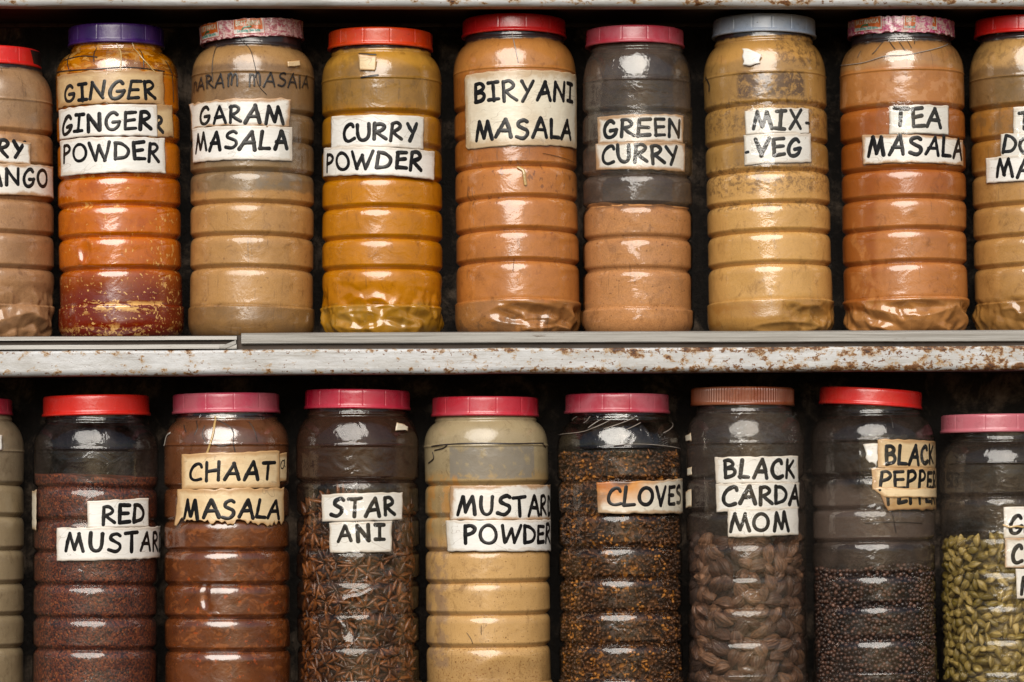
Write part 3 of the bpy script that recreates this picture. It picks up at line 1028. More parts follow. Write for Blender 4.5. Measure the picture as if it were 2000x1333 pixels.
        H += 0.5 * np.clip(1 - np.minimum(np.minimum(a, 1 - a) * width, np.minimum(b, 1 - b) * hgt) / 4, 0, 1) * (vnoise(U / 9, V / 9, seed=seed + 8) * 0.8)
        X = pos(U.ravel(), V.ravel(), H.ravel())
        Xb = pos(U.ravel(), V.ravel(), H.ravel() - 0.25)
        nvv = len(X)
        F = grid_faces(nv, nu)
        rim = [i for i in range(nu)] + [r * nu + nu - 1 for r in range(1, nv)] + [(nv - 1) * nu + i for i in range(nu - 2, -1, -1)] + [r * nu for r in range(nv - 2, 0, -1)]
        rim = np.array(rim); nx_ = np.roll(rim, -1)
        side = np.stack([rim, rim + nvv, nx_ + nvv, nx_], -1)
        Fall = np.vstack([F, F[:, ::-1] + nvv, side])
        uv = np.stack([a.ravel(), b.ravel()], -1)
        me = mesh_from(name, np.vstack([X, Xb]), Fall, mat, np.vstack([uv, uv]))
        o = link(name, me, self.root)
        if label: o['label'] = label
        return o, Rr, seed

    def write(self, lab, text, x0, y0, x1, y1, cap, extra='', w=7.6, mat=None, jit=0.9, gap=0.15, name='lettering', h=0.22):
        """text between pixel x0..x1 on baseline y0->y1; extra = further letters that run on round the jar"""
        if lab is None:
            par, pos = self.root, self.pos_body(1.8)
            a = self.pix(x0, y0); b = self.pix(x1, y1)
        else:
            par, Rr, seed = lab
            pos0 = self.pos_cyl(Rr + 0.12, 0.55, seed)
            pos = pos0
            a = self.pix(x0, y0, Rr=Rr); b = self.pix(x1, y1, Rr=Rr)
        sd_ = sum(ord(q) * (i + 3) for i, q in enumerate(text)) + int(x0 * 7 + y0)
        st, marks = text_strokes(text, gap, random.Random(sd_))
        W = marks[-1][1]
        hw = w * 0.5
        sx = (b[0] - a[0] - w) / W
        slope = (b[1] - a[1]) / max(1e-6, (b[0] - a[0]))
        st2, _ = text_strokes(text + extra, gap, random.Random(sd_))
        sc = Strokes()
        rs = random.Random(sd_ + 1)
        wk = {}
        for k, s in st2:
            ww = w * wk.setdefault(k, rs.uniform(0.88, 1.10)) * rs.uniform(0.94, 1.06)
            jx, jy = rs.uniform(-jit, jit) * 0.6, rs.uniform(-jit, jit) * 0.6
            P = [(a[0] + hw + p[0] * sx + jx, a[1] + hw + p[1] * (cap - w) + (p[0] * sx + hw) * slope + jy + 0.5 * math.sin(p[0] * 7 + jx * 5)) for p in s]
            sc.stroke(P, ww, pos, h)
        return sc.build(name, mat or INK, par)

    def lines(self, polys, w, mat, name, off=1.7, h=0.6, label=None, cyl=None):
        pos = self.pos_body(off) if cyl is None else self.pos_cyl(self.R + cyl)
        for p in polys:
            sc = Strokes()
            q = [self.pix(*a) if cyl is None else self.pix(*a, Rr=self.R + cyl) for a in p]
            sc.stroke(spl(q, 8) if len(q) > 2 else q, w, pos, h, 2.0)
            o = sc.build(name, mat, self.root)
            if label and o: o['label'] = label

    def tape(self, x0, y0, x1, y1, mat, amp=1.6, seed=0, base=2.2, name='clear_tape', scale=16.0, body=False, ext=0.0):
        """sheet of clear film over a pixel rectangle, crinkled"""
        Rr = self.R + base + 0.5 * self.layer
        a = self.pix(x0, y1, Rr=Rr); b = self.pix(x1, y0, Rr=Rr)
        u0, u1, v0, v1 = a[0], b[0] + ext, a[1], b[1]
        nu, nv = int((u1 - u0) / 2.4) + 2, int((v1 - v0) / 2.4) + 2
        U, V = np.meshgrid(np.linspace(u0, u1, nu), np.linspace(v0, v1, nv))
        e = np.minimum(np.minimum(U - u0, u1 - U), np.minimum(V - v0, v1 - V))
        rid = 1 - np.abs(vnoise(U / scale + seed, V / (scale * 1.7), seed=seed + 1))
        rid2 = 1 - np.abs(vnoise(U / (scale * 0.55), V / (scale * 0.9) + seed, seed=seed + 2))
        msk = np.clip(0.5 + 1.3 * vnoise(U / 34, V / 40, seed=seed + 9), 0.05, 1)
        H = amp * msk * (rid ** 12 + 0.4 * rid2 ** 14) + 0.35 * vnoise(U / 30, V / 30, seed=seed + 3)
        Ur = U + np.clip(1 - e / 6, 0, 1) * 2.0 * vnoise(V / 7, U / 7, seed=seed + 5)
        Vr = V + np.clip(1 - e / 6, 0, 1) * 2.5 * vnoise(U / 8, V / 8, seed=seed + 6)
        if body:
            th = Ur / self.R
            r = np.interp(Vr, self.pz, self.pr) + base + H
            X = np.stack([r * np.sin(th), -r * np.cos(th), Vr], -1).reshape(-1, 3)
        else:
            X = self.pos_cyl(Rr)(Ur.ravel(), Vr.ravel(), H.ravel())
        me = mesh_from(name, X, grid_faces(nv, nu), mat)
        return link(name, me, self.root)


# paper stocks
P_WHITE = [paper_mat('white_label_paper', (0.80, 0.785, 0.75, 1), (0.50, 0.36, 0.22, 1), i * 3 + 1, 0.05, (), 0.12, 0.42) for i in range(4)]
P_EDGE = [paper_mat('stained_label_paper', (0.79, 0.765, 0.71, 1), (0.40, 0.21, 0.08, 1), i * 5 + 2, 0.09, (), 0.16, 0.9) for i in range(3)]
P_CREAM = paper_mat('cream_label_paper', (0.72, 0.66, 0.53, 1), (0.42, 0.27, 0.13, 1), 9, 0.10, (), 0.35)
P_OLD = [paper_mat('aged_tan_label_paper', (0.76, 0.58, 0.34, 1), (0.44, 0.23, 0.08, 1), 13 + i * 4, 0.12, (), 0.6) for i in range(2)]
P_AMBER = paper_mat('amber_label_paper', (0.50, 0.31, 0.12, 1), (0.27, 0.12, 0.04, 1), 23, 0.14, (), 0.6)
P_SCORCH = paper_mat('scorched_label_paper', (0.66, 0.62, 0.52, 1), (0.38, 0.22, 0.10, 1), 31, 0.06, [(0.16, 0.95, 0.95, (0.58, 0.22, 0.02, 1), 1.0), (0.10, 0.95, 0.45, (0.40, 0.11, 0.01, 1), 0.9), (0.22, 1.05, 0.24, (0.05, 0.015, 0.005, 1), 0.9), (0.0, 0.5, 0.35, (0.30, 0.11, 0.02, 1), 0.8)], 0.25)
P_GINGER = paper_mat('yellowed_label_paper', (0.62, 0.44, 0.22, 1), (0.36, 0.18, 0.06, 1), 41, 0.16, (), 0.6)

DARK = simple_mat('dark_grime', (0.02, 0.013, 0.01, 1), 0.5, 0.2)
STRAND = simple_mat('yellowed_plastic_strand', (0.50, 0.33, 0.13, 1), 0.25, 0.6)
GREYLINE = simple_mat('grey_film_edge', (0.34, 0.29, 0.25, 1), 0.2, 0.8)
PALE = simple_mat('pale_film_edge', (0.60, 0.55, 0.48, 1), 0.2, 0.8)

# lid colours
RED = (0.60, 0.010, 0.007, 1); ORANGERED = (0.60, 0.034, 0.003, 1); ROSE = (0.40, 0.02, 0.045, 1); PINK = (0.44, 0.105, 0.135, 1)
FADEPINK = (0.52, 0.14, 0.15, 1)
PURPLE = (0.028, 0.007, 0.085, 1); PALEBLUE = (0.34, 0.42, 0.56, 1)
BROWN = (0.20, 0.042, 0.012, 1)

# ================================================================== upper row
# -- dry mango
j = Jar(0, -14, -12, 119, (-124, 80, 87, 123), 192, [256, 320, 388, 455, 523], 593, 'jar of tan dry mango powder with red lid, at the upper shelf\'s left end')
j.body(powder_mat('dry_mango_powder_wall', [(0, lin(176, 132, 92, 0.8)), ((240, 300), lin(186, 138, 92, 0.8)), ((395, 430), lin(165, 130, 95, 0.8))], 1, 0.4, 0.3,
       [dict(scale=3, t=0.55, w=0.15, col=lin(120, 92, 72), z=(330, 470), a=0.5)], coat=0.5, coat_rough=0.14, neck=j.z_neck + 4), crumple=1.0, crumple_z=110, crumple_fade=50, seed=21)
j.lid(lid_mat('red_plastic', RED, 1, (0.62, 0.04, 0.03, 1), 0.2, 0.5), ticks=12, seed=1)
l1 = j.paper(P_EDGE[0], (-70, 268), (59, 279), (60, 323), (-70, 316), seed=3, lift=[(1, 1, 25, 2)])
j.write(l1, 'DRY', -42, 311, 51, 312, 39)
l2 = j.paper(P_EDGE[1], (-100, 322), (104, 327), (105, 388), (-100, 384), seed=5)
j.write(l2, 'MANGO', -72, 368, 94, 371, 41)

# -- ginger
j = Jar(0, 229, 238, 121, (133, 321, 44, 82), 138, [213, 272, 343, 400, 462, 525], 595, 'jar of orange ginger powder with purple lid and flaking cream residue')
CR = lin(226, 184, 128, 0.85)
j.body(powder_mat('ginger_powder_wall', [(0, lin(112, 26, 3, 0.9)), ((70, 175), lin(190, 98, 5, 0.95)), ((310, 325), lin(200, 112, 10, 0.95)), ((505, 520), lin(190, 120, 45, 0.8))], 2, 0.15, 0.10,
       [dict(scale=3.0, t=0.48, w=0.2, col=lin(150, 66, 5), z=(118, 310), a=0.5),
        dict(scale=6.5, sx=1, sy=1.2, t=0.53, w=0.03, col=CR, z=(-20, 30), soft=22, a=0.9, detail=6, rough=0.7),
        dict(scale=5.5, sx=0.7, sy=1.6, t=0.50, w=0.03, col=CR, z=(46, 72), u=(-70, 110), soft=10, a=0.95, detail=6, rough=0.7),
        dict(scale=12, t=0.62, w=0.02, col=CR, z=(0, 130), a=0.9, detail=3),
        dict(scale=9, t=0.60, w=0.02, sx=1.3, sy=0.8, col=CR, z=(20, 250), u=(70, 190), a=0.85, detail=4),
        dict(scale=11, t=0.66, w=0.02, sx=1.2, sy=0.7, col=CR, z=(130, 330), a=0.85, detail=3),
        dict(scale=6, t=0.54, w=0.02, sx=1.1, sy=0.6, col=CR, z=(305, 325), u=(-110, 60), soft=8, a=0.9),
        dict(scale=6, t=0.56, w=0.02, sx=1.1, sy=0.6, col=CR, z=(246, 262), u=(-120, 30), soft=6, a=0.9),
        dict(scale=2.6, t=0.48, w=0.03, sx=0.8, sy=2.2, col=lin(110, 62, 28), z=(500, 620), a=0.65, detail=3),
        dict(scale=3.2, t=0.52, w=0.03, sx=0.9, sy=2.0, col=lin(214, 172, 118, 0.8), z=(495, 620), a=0.6, detail=4)],
       rough=0.25, coat=1.0, streak=0.25, coat_rough=0.09, sat=1.14), seed=2, dents=[(165, 490, 13, 21, 6)])
j.lid(lid_mat('purple_plastic', PURPLE, 2, (0.07, 0.02, 0.16, 1), 0.5, 0.5), ticks=12, tick_d=1.2, seed=2)
lo = j.paper(P_GINGER, (112, 150), (318, 140), (322, 205), (113, 213), seed=8, rag=1.6)
j.write(lo, 'GINGER', 124, 205, 307, 197, 40)
lo2 = j.paper(P_GINGER, (290, 206), (336, 204), (340, 268), (290, 270), seed=9, rag=1.6)
j.write(lo2, 'R', 301, 263, 321, 262, 36)
lg = j.paper(P_WHITE[0], (115, 216), (306, 205), (308, 268), (116, 274), seed=10)
j.write(lg, 'GINGER', 121, 267, 300, 258, 40)
lp = j.paper(P_WHITE[1], (117, 276), (322, 271), (324, 339), (119, 346), seed=11)
j.write(lp, 'POWDER', 122, 323, 315, 319, 41)
j.tape(206, 84, 276, 205, tape_mat('yellowed_tape', 8, 0.12, 0.45, 1.6), 2.6, 41, base=1.2, name='yellowed_tape', body=True, scale=18)
j.lines([[(258, 84), (274, 110), (290, 128), (312, 158)], [(228, 86), (236, 104), (234, 150)]], 3.0, STRAND, 'tape_strand', 2.2, 0.6)
j.lines([[(128, 118), (160, 110), (190, 112)], [(112, 142), (180, 136), (250, 132), (320, 140)], [(188, 92), (184, 120)], [(140, 106), (136, 136)], [(270, 96), (280, 130)], [(322, 120), (335, 150), (338, 200)], [(145, 150), (150, 162)]], 2.2, DARK, 'grime_line', 1.6, 0.4)

# -- garam masala
j = Jar(0, 494, 490, 122, (393, 594, 36, 72, -3.4), 139, [217, 272, 334, 396, 460, 524], 597, 'jar of beige garam masala with wrapper covered lid and old marker writing', neck_drop=16)
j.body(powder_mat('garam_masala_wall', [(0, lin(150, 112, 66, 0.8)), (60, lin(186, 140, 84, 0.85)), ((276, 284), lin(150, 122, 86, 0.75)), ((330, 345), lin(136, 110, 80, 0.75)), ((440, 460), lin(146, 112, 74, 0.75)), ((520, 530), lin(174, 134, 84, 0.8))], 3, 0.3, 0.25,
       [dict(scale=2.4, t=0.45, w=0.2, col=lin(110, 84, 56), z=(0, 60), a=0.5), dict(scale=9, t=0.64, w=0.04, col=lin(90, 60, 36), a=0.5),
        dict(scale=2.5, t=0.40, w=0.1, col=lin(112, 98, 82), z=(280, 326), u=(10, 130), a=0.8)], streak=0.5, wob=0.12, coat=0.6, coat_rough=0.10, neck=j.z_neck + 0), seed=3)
j.lid(lid_mat('wrapped_lid_plastic', (0.20, 0.03, 0.05, 1), 3, None, 0, 0.4), ticks=12, seed=3)
JG = j
lg = j.paper(P_EDGE[2], (372, 206), (566, 193), (567, 250), (374, 254), seed=12, rag=1.6, lift=[(1, 1, 26, 5), (0, 1, 16, 4)])
j.write(lg, 'GARAM', 388, 249, 556, 247, 41)
lm = j.paper(P_WHITE[2], (375, 253), (571, 250), (572, 316), (376, 319), seed=13)
j.write(lm, 'MASALA', 380, 303, 565, 297, 42)
j.write(None, 'nARAm mASAlA', 379, 183, 602, 176, 29, w=3.8, mat=PEN, jit=2.0, name='marker_writing', h=0.15)
j.lines([[(470, 78), (488, 96), (498, 130), (504, 165), (520, 185)], [(424, 86), (418, 110), (416, 160)]], 1.5, DARK, 'film_crack', 1.6, 0.6)
j.paper(P_OLD[0], (562, 121), (587, 119), (588, 129), (563, 131), seed=14, name='paper_scrap', rag=0.6)
j.tape(545, 232, 604, 335, TAPES[1], 1.2, 3)

# -- curry powder
j = Jar(0, 745, 747, 119, (641, 845, 52, 87, 0.4), 150, [220, 284, 347, 405, 466, 525], 595, 'jar of golden curry powder with orange red lid, base crumpled and dented')
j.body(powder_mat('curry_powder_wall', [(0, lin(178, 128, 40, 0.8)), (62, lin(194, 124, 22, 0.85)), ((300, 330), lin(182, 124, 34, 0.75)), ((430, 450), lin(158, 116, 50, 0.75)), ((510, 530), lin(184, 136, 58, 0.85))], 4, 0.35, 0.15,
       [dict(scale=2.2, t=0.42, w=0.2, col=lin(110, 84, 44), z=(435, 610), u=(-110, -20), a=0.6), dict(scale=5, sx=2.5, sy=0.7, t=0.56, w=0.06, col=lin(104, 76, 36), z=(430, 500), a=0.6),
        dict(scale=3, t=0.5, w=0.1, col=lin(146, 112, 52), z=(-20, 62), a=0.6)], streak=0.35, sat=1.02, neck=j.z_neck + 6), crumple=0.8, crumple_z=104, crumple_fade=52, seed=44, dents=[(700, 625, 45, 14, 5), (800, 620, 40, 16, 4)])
j.lid(lid_mat('orange_red_plastic', ORANGERED, 4, (0.52, 0.09, 0.01, 1), 0.35, 0.6), ticks=12, tick_d=1.4, seed=4)
lc = j.paper(P_WHITE[3], (647, 229), (828, 229), (827, 293), (646, 291), seed=15)
j.write(lc, 'CURRY', 666, 281, 819, 279, 39)
lp = j.paper(P_WHITE[0], (632, 290), (849, 297), (848, 352), (631, 346), seed=16)
j.write(lp, 'POWDER', 636, 341, 827, 337, 41)
j.paper(P_OLD[1], (701, 110), (735, 108), (732, 140), (703, 138), seed=17, name='paper_scrap', rag=2.2, lift=[(0, 1, 14, 2)])
j.lines([[(702, 106), (734, 107)], [(706, 152), (724, 149), (738, 147)]], 3.4, DARK, 'grime_line', 1.8, 0.4)
j.tape(780, 232, 862, 300, TAPES[0], 1.1, 12)

# -- biryani
j = Jar(0, 1005, 1013, 122, (902, 1106, 25, 60), 131, [208, 265, 326, 388, 452, 513], 586, 'jar of terracotta biryani masala with bright red lid, the tallest with one large cream label', pitch=-1.5, neck_drop=14)
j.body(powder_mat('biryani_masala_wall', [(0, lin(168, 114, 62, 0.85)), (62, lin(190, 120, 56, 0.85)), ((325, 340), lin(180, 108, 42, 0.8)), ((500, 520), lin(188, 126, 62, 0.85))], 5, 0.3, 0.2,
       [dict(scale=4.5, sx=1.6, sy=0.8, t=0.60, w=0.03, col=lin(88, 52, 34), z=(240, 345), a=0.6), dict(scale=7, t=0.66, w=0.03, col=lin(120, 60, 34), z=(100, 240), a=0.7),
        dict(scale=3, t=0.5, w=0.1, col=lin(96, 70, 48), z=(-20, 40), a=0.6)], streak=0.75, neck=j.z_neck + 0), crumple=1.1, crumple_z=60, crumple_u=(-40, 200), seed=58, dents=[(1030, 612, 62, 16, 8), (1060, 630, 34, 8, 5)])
j.lid(lid_mat('bright_red_plastic', (0.60, 0.008, 0.010, 1), 5, (0.62, 0.04, 0.03, 1), 0.2, 0.35, 0.3), ticks=12, tick_d=0.8, seed=5)
lb = j.paper(P_CREAM, (907, 148), (1126, 148), (1127, 292), (910, 294), seed=18, round_c=9)
j.write(lb, 'BIRYANI', 924, 206, 1120, 206, 44)
j.write(lb, 'MASALA', 926, 279, 1117, 277, 43)
j.lines([[(1000, 64), (1006, 92), (1012, 122)]], 2.0, GREYLINE, 'film_crack', 1.6, 0.8)
j.lines([[(1012, 327), (1022, 334), (1024, 346), (1026, 360)]], 6, STRAND, 'tape_strand', 2.7, 1.2)
j.lines([[(1060, 300), (1095, 308), (1120, 318)], [(1004, 505), (1002, 530)]], 1.0, DARK, 'scratch', 1.4, 0.3)
j.tape(896, 150, 918, 330, TAPES[1], 1.4, 5)

# -- green curry
j = Jar(0, 1244, 1246, 109, (1143, 1336, 48, 82), 153, [216, 278, 340, 401, 464, 526], 600, 'jar of tan green curry powder half full below a smoky empty top, pink lid')
fill_z = j.H(396)
j.body(shell_mat('smoky_jar_plastic', 6, (0.30, 0.64), (0.19, 0.145, 0.118, 1), zdust=[(-50, fill_z + 6, -0.52)]), seed=6)
j.lid(lid_mat('pink_plastic', (0.40, 0.028, 0.05, 1), 6, PINK, 0.7, 0.4), ticks=12, tick_d=1.3, seed=6)
lg = j.paper(P_EDGE[0], (1167, 230), (1335, 226), (1335, 281), (1167, 283), seed=19)
j.write(lg, 'GREEN', 1175, 274, 1331, 273, 40)
lc = j.paper(P_EDGE[1], (1163, 281), (1338, 281), (1338, 337), (1163, 334), seed=20)
j.write(lc, 'CURRY', 1173, 324, 1326, 325, 41)
j.tape(1150, 212, 1352, 345, TAPES[1], 0.9, 6)
j.tape(1150, 116, 1348, 152, TAPES[0], 1.5, 26, base=1.0, name='clear_film', body=True)
JGC = (j, fill_z)

# -- mix veg
j = Jar(0, 1494, 1507, 122, (1392, 1594, 25, 61), 140, [205, 275, 335, 398, 455, 518], 585, 'jar of sandy yellow mix veg powder with pale blue lid', pitch=-1.0, neck_drop=16)
GB = lin(86, 62, 42, 0.8)
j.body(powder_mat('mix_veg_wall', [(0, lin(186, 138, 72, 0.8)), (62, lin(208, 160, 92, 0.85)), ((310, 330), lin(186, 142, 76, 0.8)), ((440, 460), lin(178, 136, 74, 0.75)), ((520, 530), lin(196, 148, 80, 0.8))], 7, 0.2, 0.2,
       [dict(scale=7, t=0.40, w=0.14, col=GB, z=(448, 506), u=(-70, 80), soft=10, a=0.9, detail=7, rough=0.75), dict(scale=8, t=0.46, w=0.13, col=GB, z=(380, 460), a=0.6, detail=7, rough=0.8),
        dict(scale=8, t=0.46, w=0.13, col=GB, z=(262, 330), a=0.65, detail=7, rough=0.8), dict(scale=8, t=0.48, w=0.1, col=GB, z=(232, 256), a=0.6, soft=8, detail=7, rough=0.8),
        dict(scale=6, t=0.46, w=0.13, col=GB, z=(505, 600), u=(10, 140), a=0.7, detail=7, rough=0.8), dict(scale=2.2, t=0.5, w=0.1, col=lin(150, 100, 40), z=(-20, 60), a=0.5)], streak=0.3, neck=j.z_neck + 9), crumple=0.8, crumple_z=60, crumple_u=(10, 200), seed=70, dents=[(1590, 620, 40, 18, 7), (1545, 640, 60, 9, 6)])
j.lid(lid_mat('pale_blue_plastic', PALEBLUE, 7, (0.52, 0.55, 0.60, 1), 0.6, 0.75), ticks=16, tick_d=1.3, seed=7)
lm = j.paper(P_WHITE[1], (1455, 217), (1580, 212), (1581, 262), (1456, 264), seed=22)
j.write(lm, 'MIX', 1467, 258, 1570, 256, 42)
j.write(lm, '-', 1571, 256, 1583, 256, 30, w=6)
lv = j.paper(P_WHITE[2], (1453, 264), (1584, 261), (1585, 318), (1454, 324), seed=23)
j.write(lv, '-', 1454, 312, 1466, 312, 30, w=6)
j.write(lv, 'VEG', 1472, 311, 1568, 309, 42)
j.tape(1438, 204, 1600, 330, TAPES[1], 1.2, 7)
j.tape(1432, 262, 1458, 322, TAPES[1], 1.8, 17)
j.paper(P_WHITE[3], (1450, 97), (1487, 106), (1484, 124), (1452, 128), seed=24, name='paper_scrap', rag=2.6)
j.lines([[(1380, 152), (1386, 166), (1386, 178)]], 5, DARK, 'grime_line', 1.5, 0.4)

# -- tea masala
j = Jar(0, 1761, 1770, 123, (1656, 1862, 31, 63, 0.5), 134, [207, 270, 330, 387, 448, 513], 580, 'jar of orange brown tea masala with shredded pink wrapper over its lid', neck_drop=16)
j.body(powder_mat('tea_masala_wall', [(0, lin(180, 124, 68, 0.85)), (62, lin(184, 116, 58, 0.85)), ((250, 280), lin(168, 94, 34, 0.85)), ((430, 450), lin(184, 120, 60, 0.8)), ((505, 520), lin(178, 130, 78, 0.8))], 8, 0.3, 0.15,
       [dict(scale=1.5, t=0.35, w=0.1, col=lin(150, 78, 20, 0.8), z=(40, 420), u=(-200, -62), usoft=20, a=0.75), dict(scale=3.5, t=0.5, w=0.06, col=lin(196, 140, 92, 0.85), z=(430, 500), a=0.5)], streak=0.35, neck=j.z_neck + 0), crumple=0.8, crumple_z=62, seed=81, dents=[(1790, 600, 50, 12, 5)])  # first blotch paints the left flank darker, where no bright reflection falls
j.lid(lid_mat('wrapped_lid_plastic', (0.20, 0.03, 0.05, 1), 8, None, 0, 0.4), ticks=12, seed=8)
JT = j
lt = j.paper(P_WHITE[0], (1737, 207), (1853, 207), (1853, 264), (1737, 262), seed=25)
j.write(lt, 'TEA', 1741, 250, 1841, 253, 43)
lm = j.paper(P_EDGE[2], (1684, 264), (1881, 275), (1882, 325), (1685, 322), seed=26)
j.write(lm, 'MASALA', 1692, 308, 1880, 313, 42)
j.tape(1712, 202, 1872, 268, TAPES[1], 1.2, 8)
j.tape(1642, 76, 1878, 132, TAPES[1], 2.0, 18, base=1.0, name='clear_film', body=True, scale=22)
j.lines([[(1640, 130), (1680, 124), (1730, 110), (1780, 106), (1850, 86)]], 1.5, GREYLINE, 'film_edge', 1.6, 0.8)
j.lines([[(1726, 80), (1712, 98), (1704, 106)], [(1738, 82), (1748, 96)], [(1756, 82), (1768, 100)], [(1772, 80), (1780, 94)], [(1682, 100), (1676, 112)], [(1786, 80), (1786, 86)]], 1.8, DARK, 'film_crease', 1.2, 0.3)

# -- tandoori masala (right edge of the photo)
j = Jar(0, 2012, 2025, 120, (1903, 2106, 27, 61), 145, [205, 266, 334, 398, 460, 518], 585, 'jar of khaki tandoori masala with red lid, at the upper shelf\'s right end')
j.body(powder_mat('tandoori_masala_wall', [(0, lin(164, 118, 60, 0.8)), (62, lin(188, 140, 78, 0.8)), ((310, 330), lin(172, 118, 50, 0.75)), ((430, 445), lin(138, 106, 64, 0.75)), ((505, 520), lin(190, 148, 88, 0.8))], 9, 0.4, 0.2,
       [dict(scale=4, t=0.5, w=0.1, col=lin(104, 80, 48), z=(380, 600), a=0.5)], streak=0.35, neck=j.z_neck + 0), crumple=1.0, crumple_z=70, crumple_fade=20, seed=95)
j.lid(lid_mat('red_plastic', RED, 9, (0.62, 0.04, 0.03, 1), 0.2, 0.5), ticks=12, seed=9)
a = j.paper(P_WHITE[3], (1979, 210), (2070, 210), (2070, 264), (1979, 263), seed=27, ext=30)
j.write(a, 'T', 1987, 258, 2018, 257, 41, extra='AN')
a = j.paper(P_WHITE[1], (1954, 262), (2076, 262), (2076, 309), (1955, 308), seed=28, ext=70)
j.write(a, 'D', 1957, 303, 1989, 303, 40, extra='OORI')
a = j.paper(P_WHITE[2], (1925, 309), (2090, 304), (2090, 356), (1926, 359), seed=29, ext=90)
j.write(a, 'M', 1942, 351, 1984, 350, 43, extra='ASALA')
j.tape(1944, 208, 2080, 312, TAPES[1], 1.4, 9)

# ================================================================== lower row
# -- unlabelled beige jar, cut by the left edge
j = Jar(1, -72, -73, 120, (-176, 24, 777, 809), 880, [948, 1010, 1076, 1142, 1204, 1268], 1338, 'jar of pale beige powder with dusky red lid, at the lower shelf\'s left end')
j.body(powder_mat('beige_powder_wall', [(0, lin(152, 134, 104, 0.8)), ((420, 440), lin(138, 122, 98, 0.8))], 10, 0.25, 0.12, streak=0.4, coat=0.4, coat_rough=0.16), seed=10)
j.lid(lid_mat('dusky_red_plastic', ROSE, 10, PINK, 0.4, 0.5), ticks=12, seed=10)
j.paper(P_WHITE[0], (-40, 846), (4, 850), (5, 880), (-40, 880), seed=30, name='paper_scrap')

# -- red mustard
j = Jar(1, 188, 185, 124, (84, 293, 771, 811, -1.0), 877, [954, 1018, 1080, 1145, 1210, 1272], 1344, 'clear jar of dark red mustard seeds with orange red lid', neck_drop=14)
fz = j.H(930)
j.body(shell_mat('scuffed_clear_plastic', 11, (0.0, 0.16), (0.14, 0.11, 0.11, 1)), seed=11, wav=0.7)
j.lid(lid_mat('orange_red_plastic', (0.58, 0.018, 0.010, 1), 11, (0.5, 0.03, 0.02, 1), 0.2, 0.4, 0.3), ticks=3, tick_d=0.0, seed=11, flange=2.4)
JRM = (j, fz)
lr = j.paper(P_WHITE[3], (170, 979), (291, 973), (291, 1029), (171, 1032), seed=31)
j.write(lr, 'RED', 195, 1027, 284, 1024, 41)
lm = j.paper(P_WHITE[1], (110, 1031), (304, 1028), (304, 1089), (111, 1096), ext=58, seed=32)
j.write(lm, 'MUSTAR', 123, 1081, 309, 1079, 42, extra='D')
j.paper(P_CREAM, (62, 960), (71, 958), (70, 1036), (62, 1034), seed=33, name='paper_scrap', rag=1.2)
j.tape(130, 1005, 176, 1034, TAPES[1], 1.6, 11)

# -- chaat masala
j = Jar(1, 443, 445, 124, (337, 547, 767, 806, -0.8), 868, [953, 1018, 1078, 1145, 1211, 1276], 1346, 'jar of reddish brown chaat masala with faded rose lid and torn tan labels', neck_drop=14)
j.body(powder_mat('chaat_masala_wall', [(0, lin(122, 66, 32, 0.68)), ((330, 345), lin(120, 72, 42, 0.7)), ((500, 520), lin(118, 76, 52, 0.75))], 12, 0.45, 0.2,
       [dict(scale=2.6, t=0.52, w=0.07, sy=1.6, col=lin(160, 92, 46, 0.9), z=(60, 345), a=0.45, detail=7, dist=1.2), dict(scale=3, t=0.52, w=0.1, col=lin(74, 38, 22), z=(0, 480), a=0.6), dict(scale=7, t=0.62, w=0.03, col=lin(170, 70, 16), z=(0, 260), a=0.5)],
       rough=0.24, coat=1.0, coat_rough=0.08, streak=0.4, neck=j.z_neck + 4), seed=12, dents=[(400, 1165, 8, 22, 3), (412, 1165, 6, 24, -2)])
j.lid(lid_mat('faded_rose_plastic', (0.44, 0.045, 0.085, 1), 12, PINK, 0.9, 0.35), ticks=12, tick_d=1.0, seed=12, flange=2.0)
la = j.paper(P_OLD[1], (540, 887), (561, 884), (560, 940), (540, 942), seed=34, rag=0.8)
j.write(la, 'a', 546, 919, 558, 918, 30, w=2.6)
lc = j.paper(P_OLD[0], (354, 888), (546, 881), (547, 953), (355, 957), seed=35)
j.write(lc, 'CHAAT', 367, 944, 537, 939, 41)
lm = j.paper(P_OLD[1], (346, 957), (555, 953), (555, 1030), (343, 1026), seed=36, rag=1.4, torn=12, lift=[(0, 0, 24, 4)])
j.write(lm, 'MASALA', 355, 1016, 548, 1016, 42)
j.lines([[(421, 815), (416, 850), (402, 895), (392, 930)]], 4.5, STRAND, 'tape_strand', 2.0, 1.2)
j.lines([[(385, 822), (386, 836), (380, 850)], [(360, 830), (364, 844)], [(424, 820), (446, 832), (456, 846), (456, 868), (464, 900)], [(400, 832), (396, 850), (404, 866)], [(486, 824), (496, 840), (502, 862)], [(418, 868), (432, 872), (450, 868)]], 2.0, DARK, 'film_crease', 0.8, 0.4)
j.tape(350, 812, 540, 870, TAPES[1], 2.2, 12, base=1.0, name='clear_film', body=True, scale=24)
j.lines([[(321, 870), (326, 852), (333, 846)], [(412, 812), (440, 818)]], 4, PALE, 'film_edge', 1.0, 0.6)

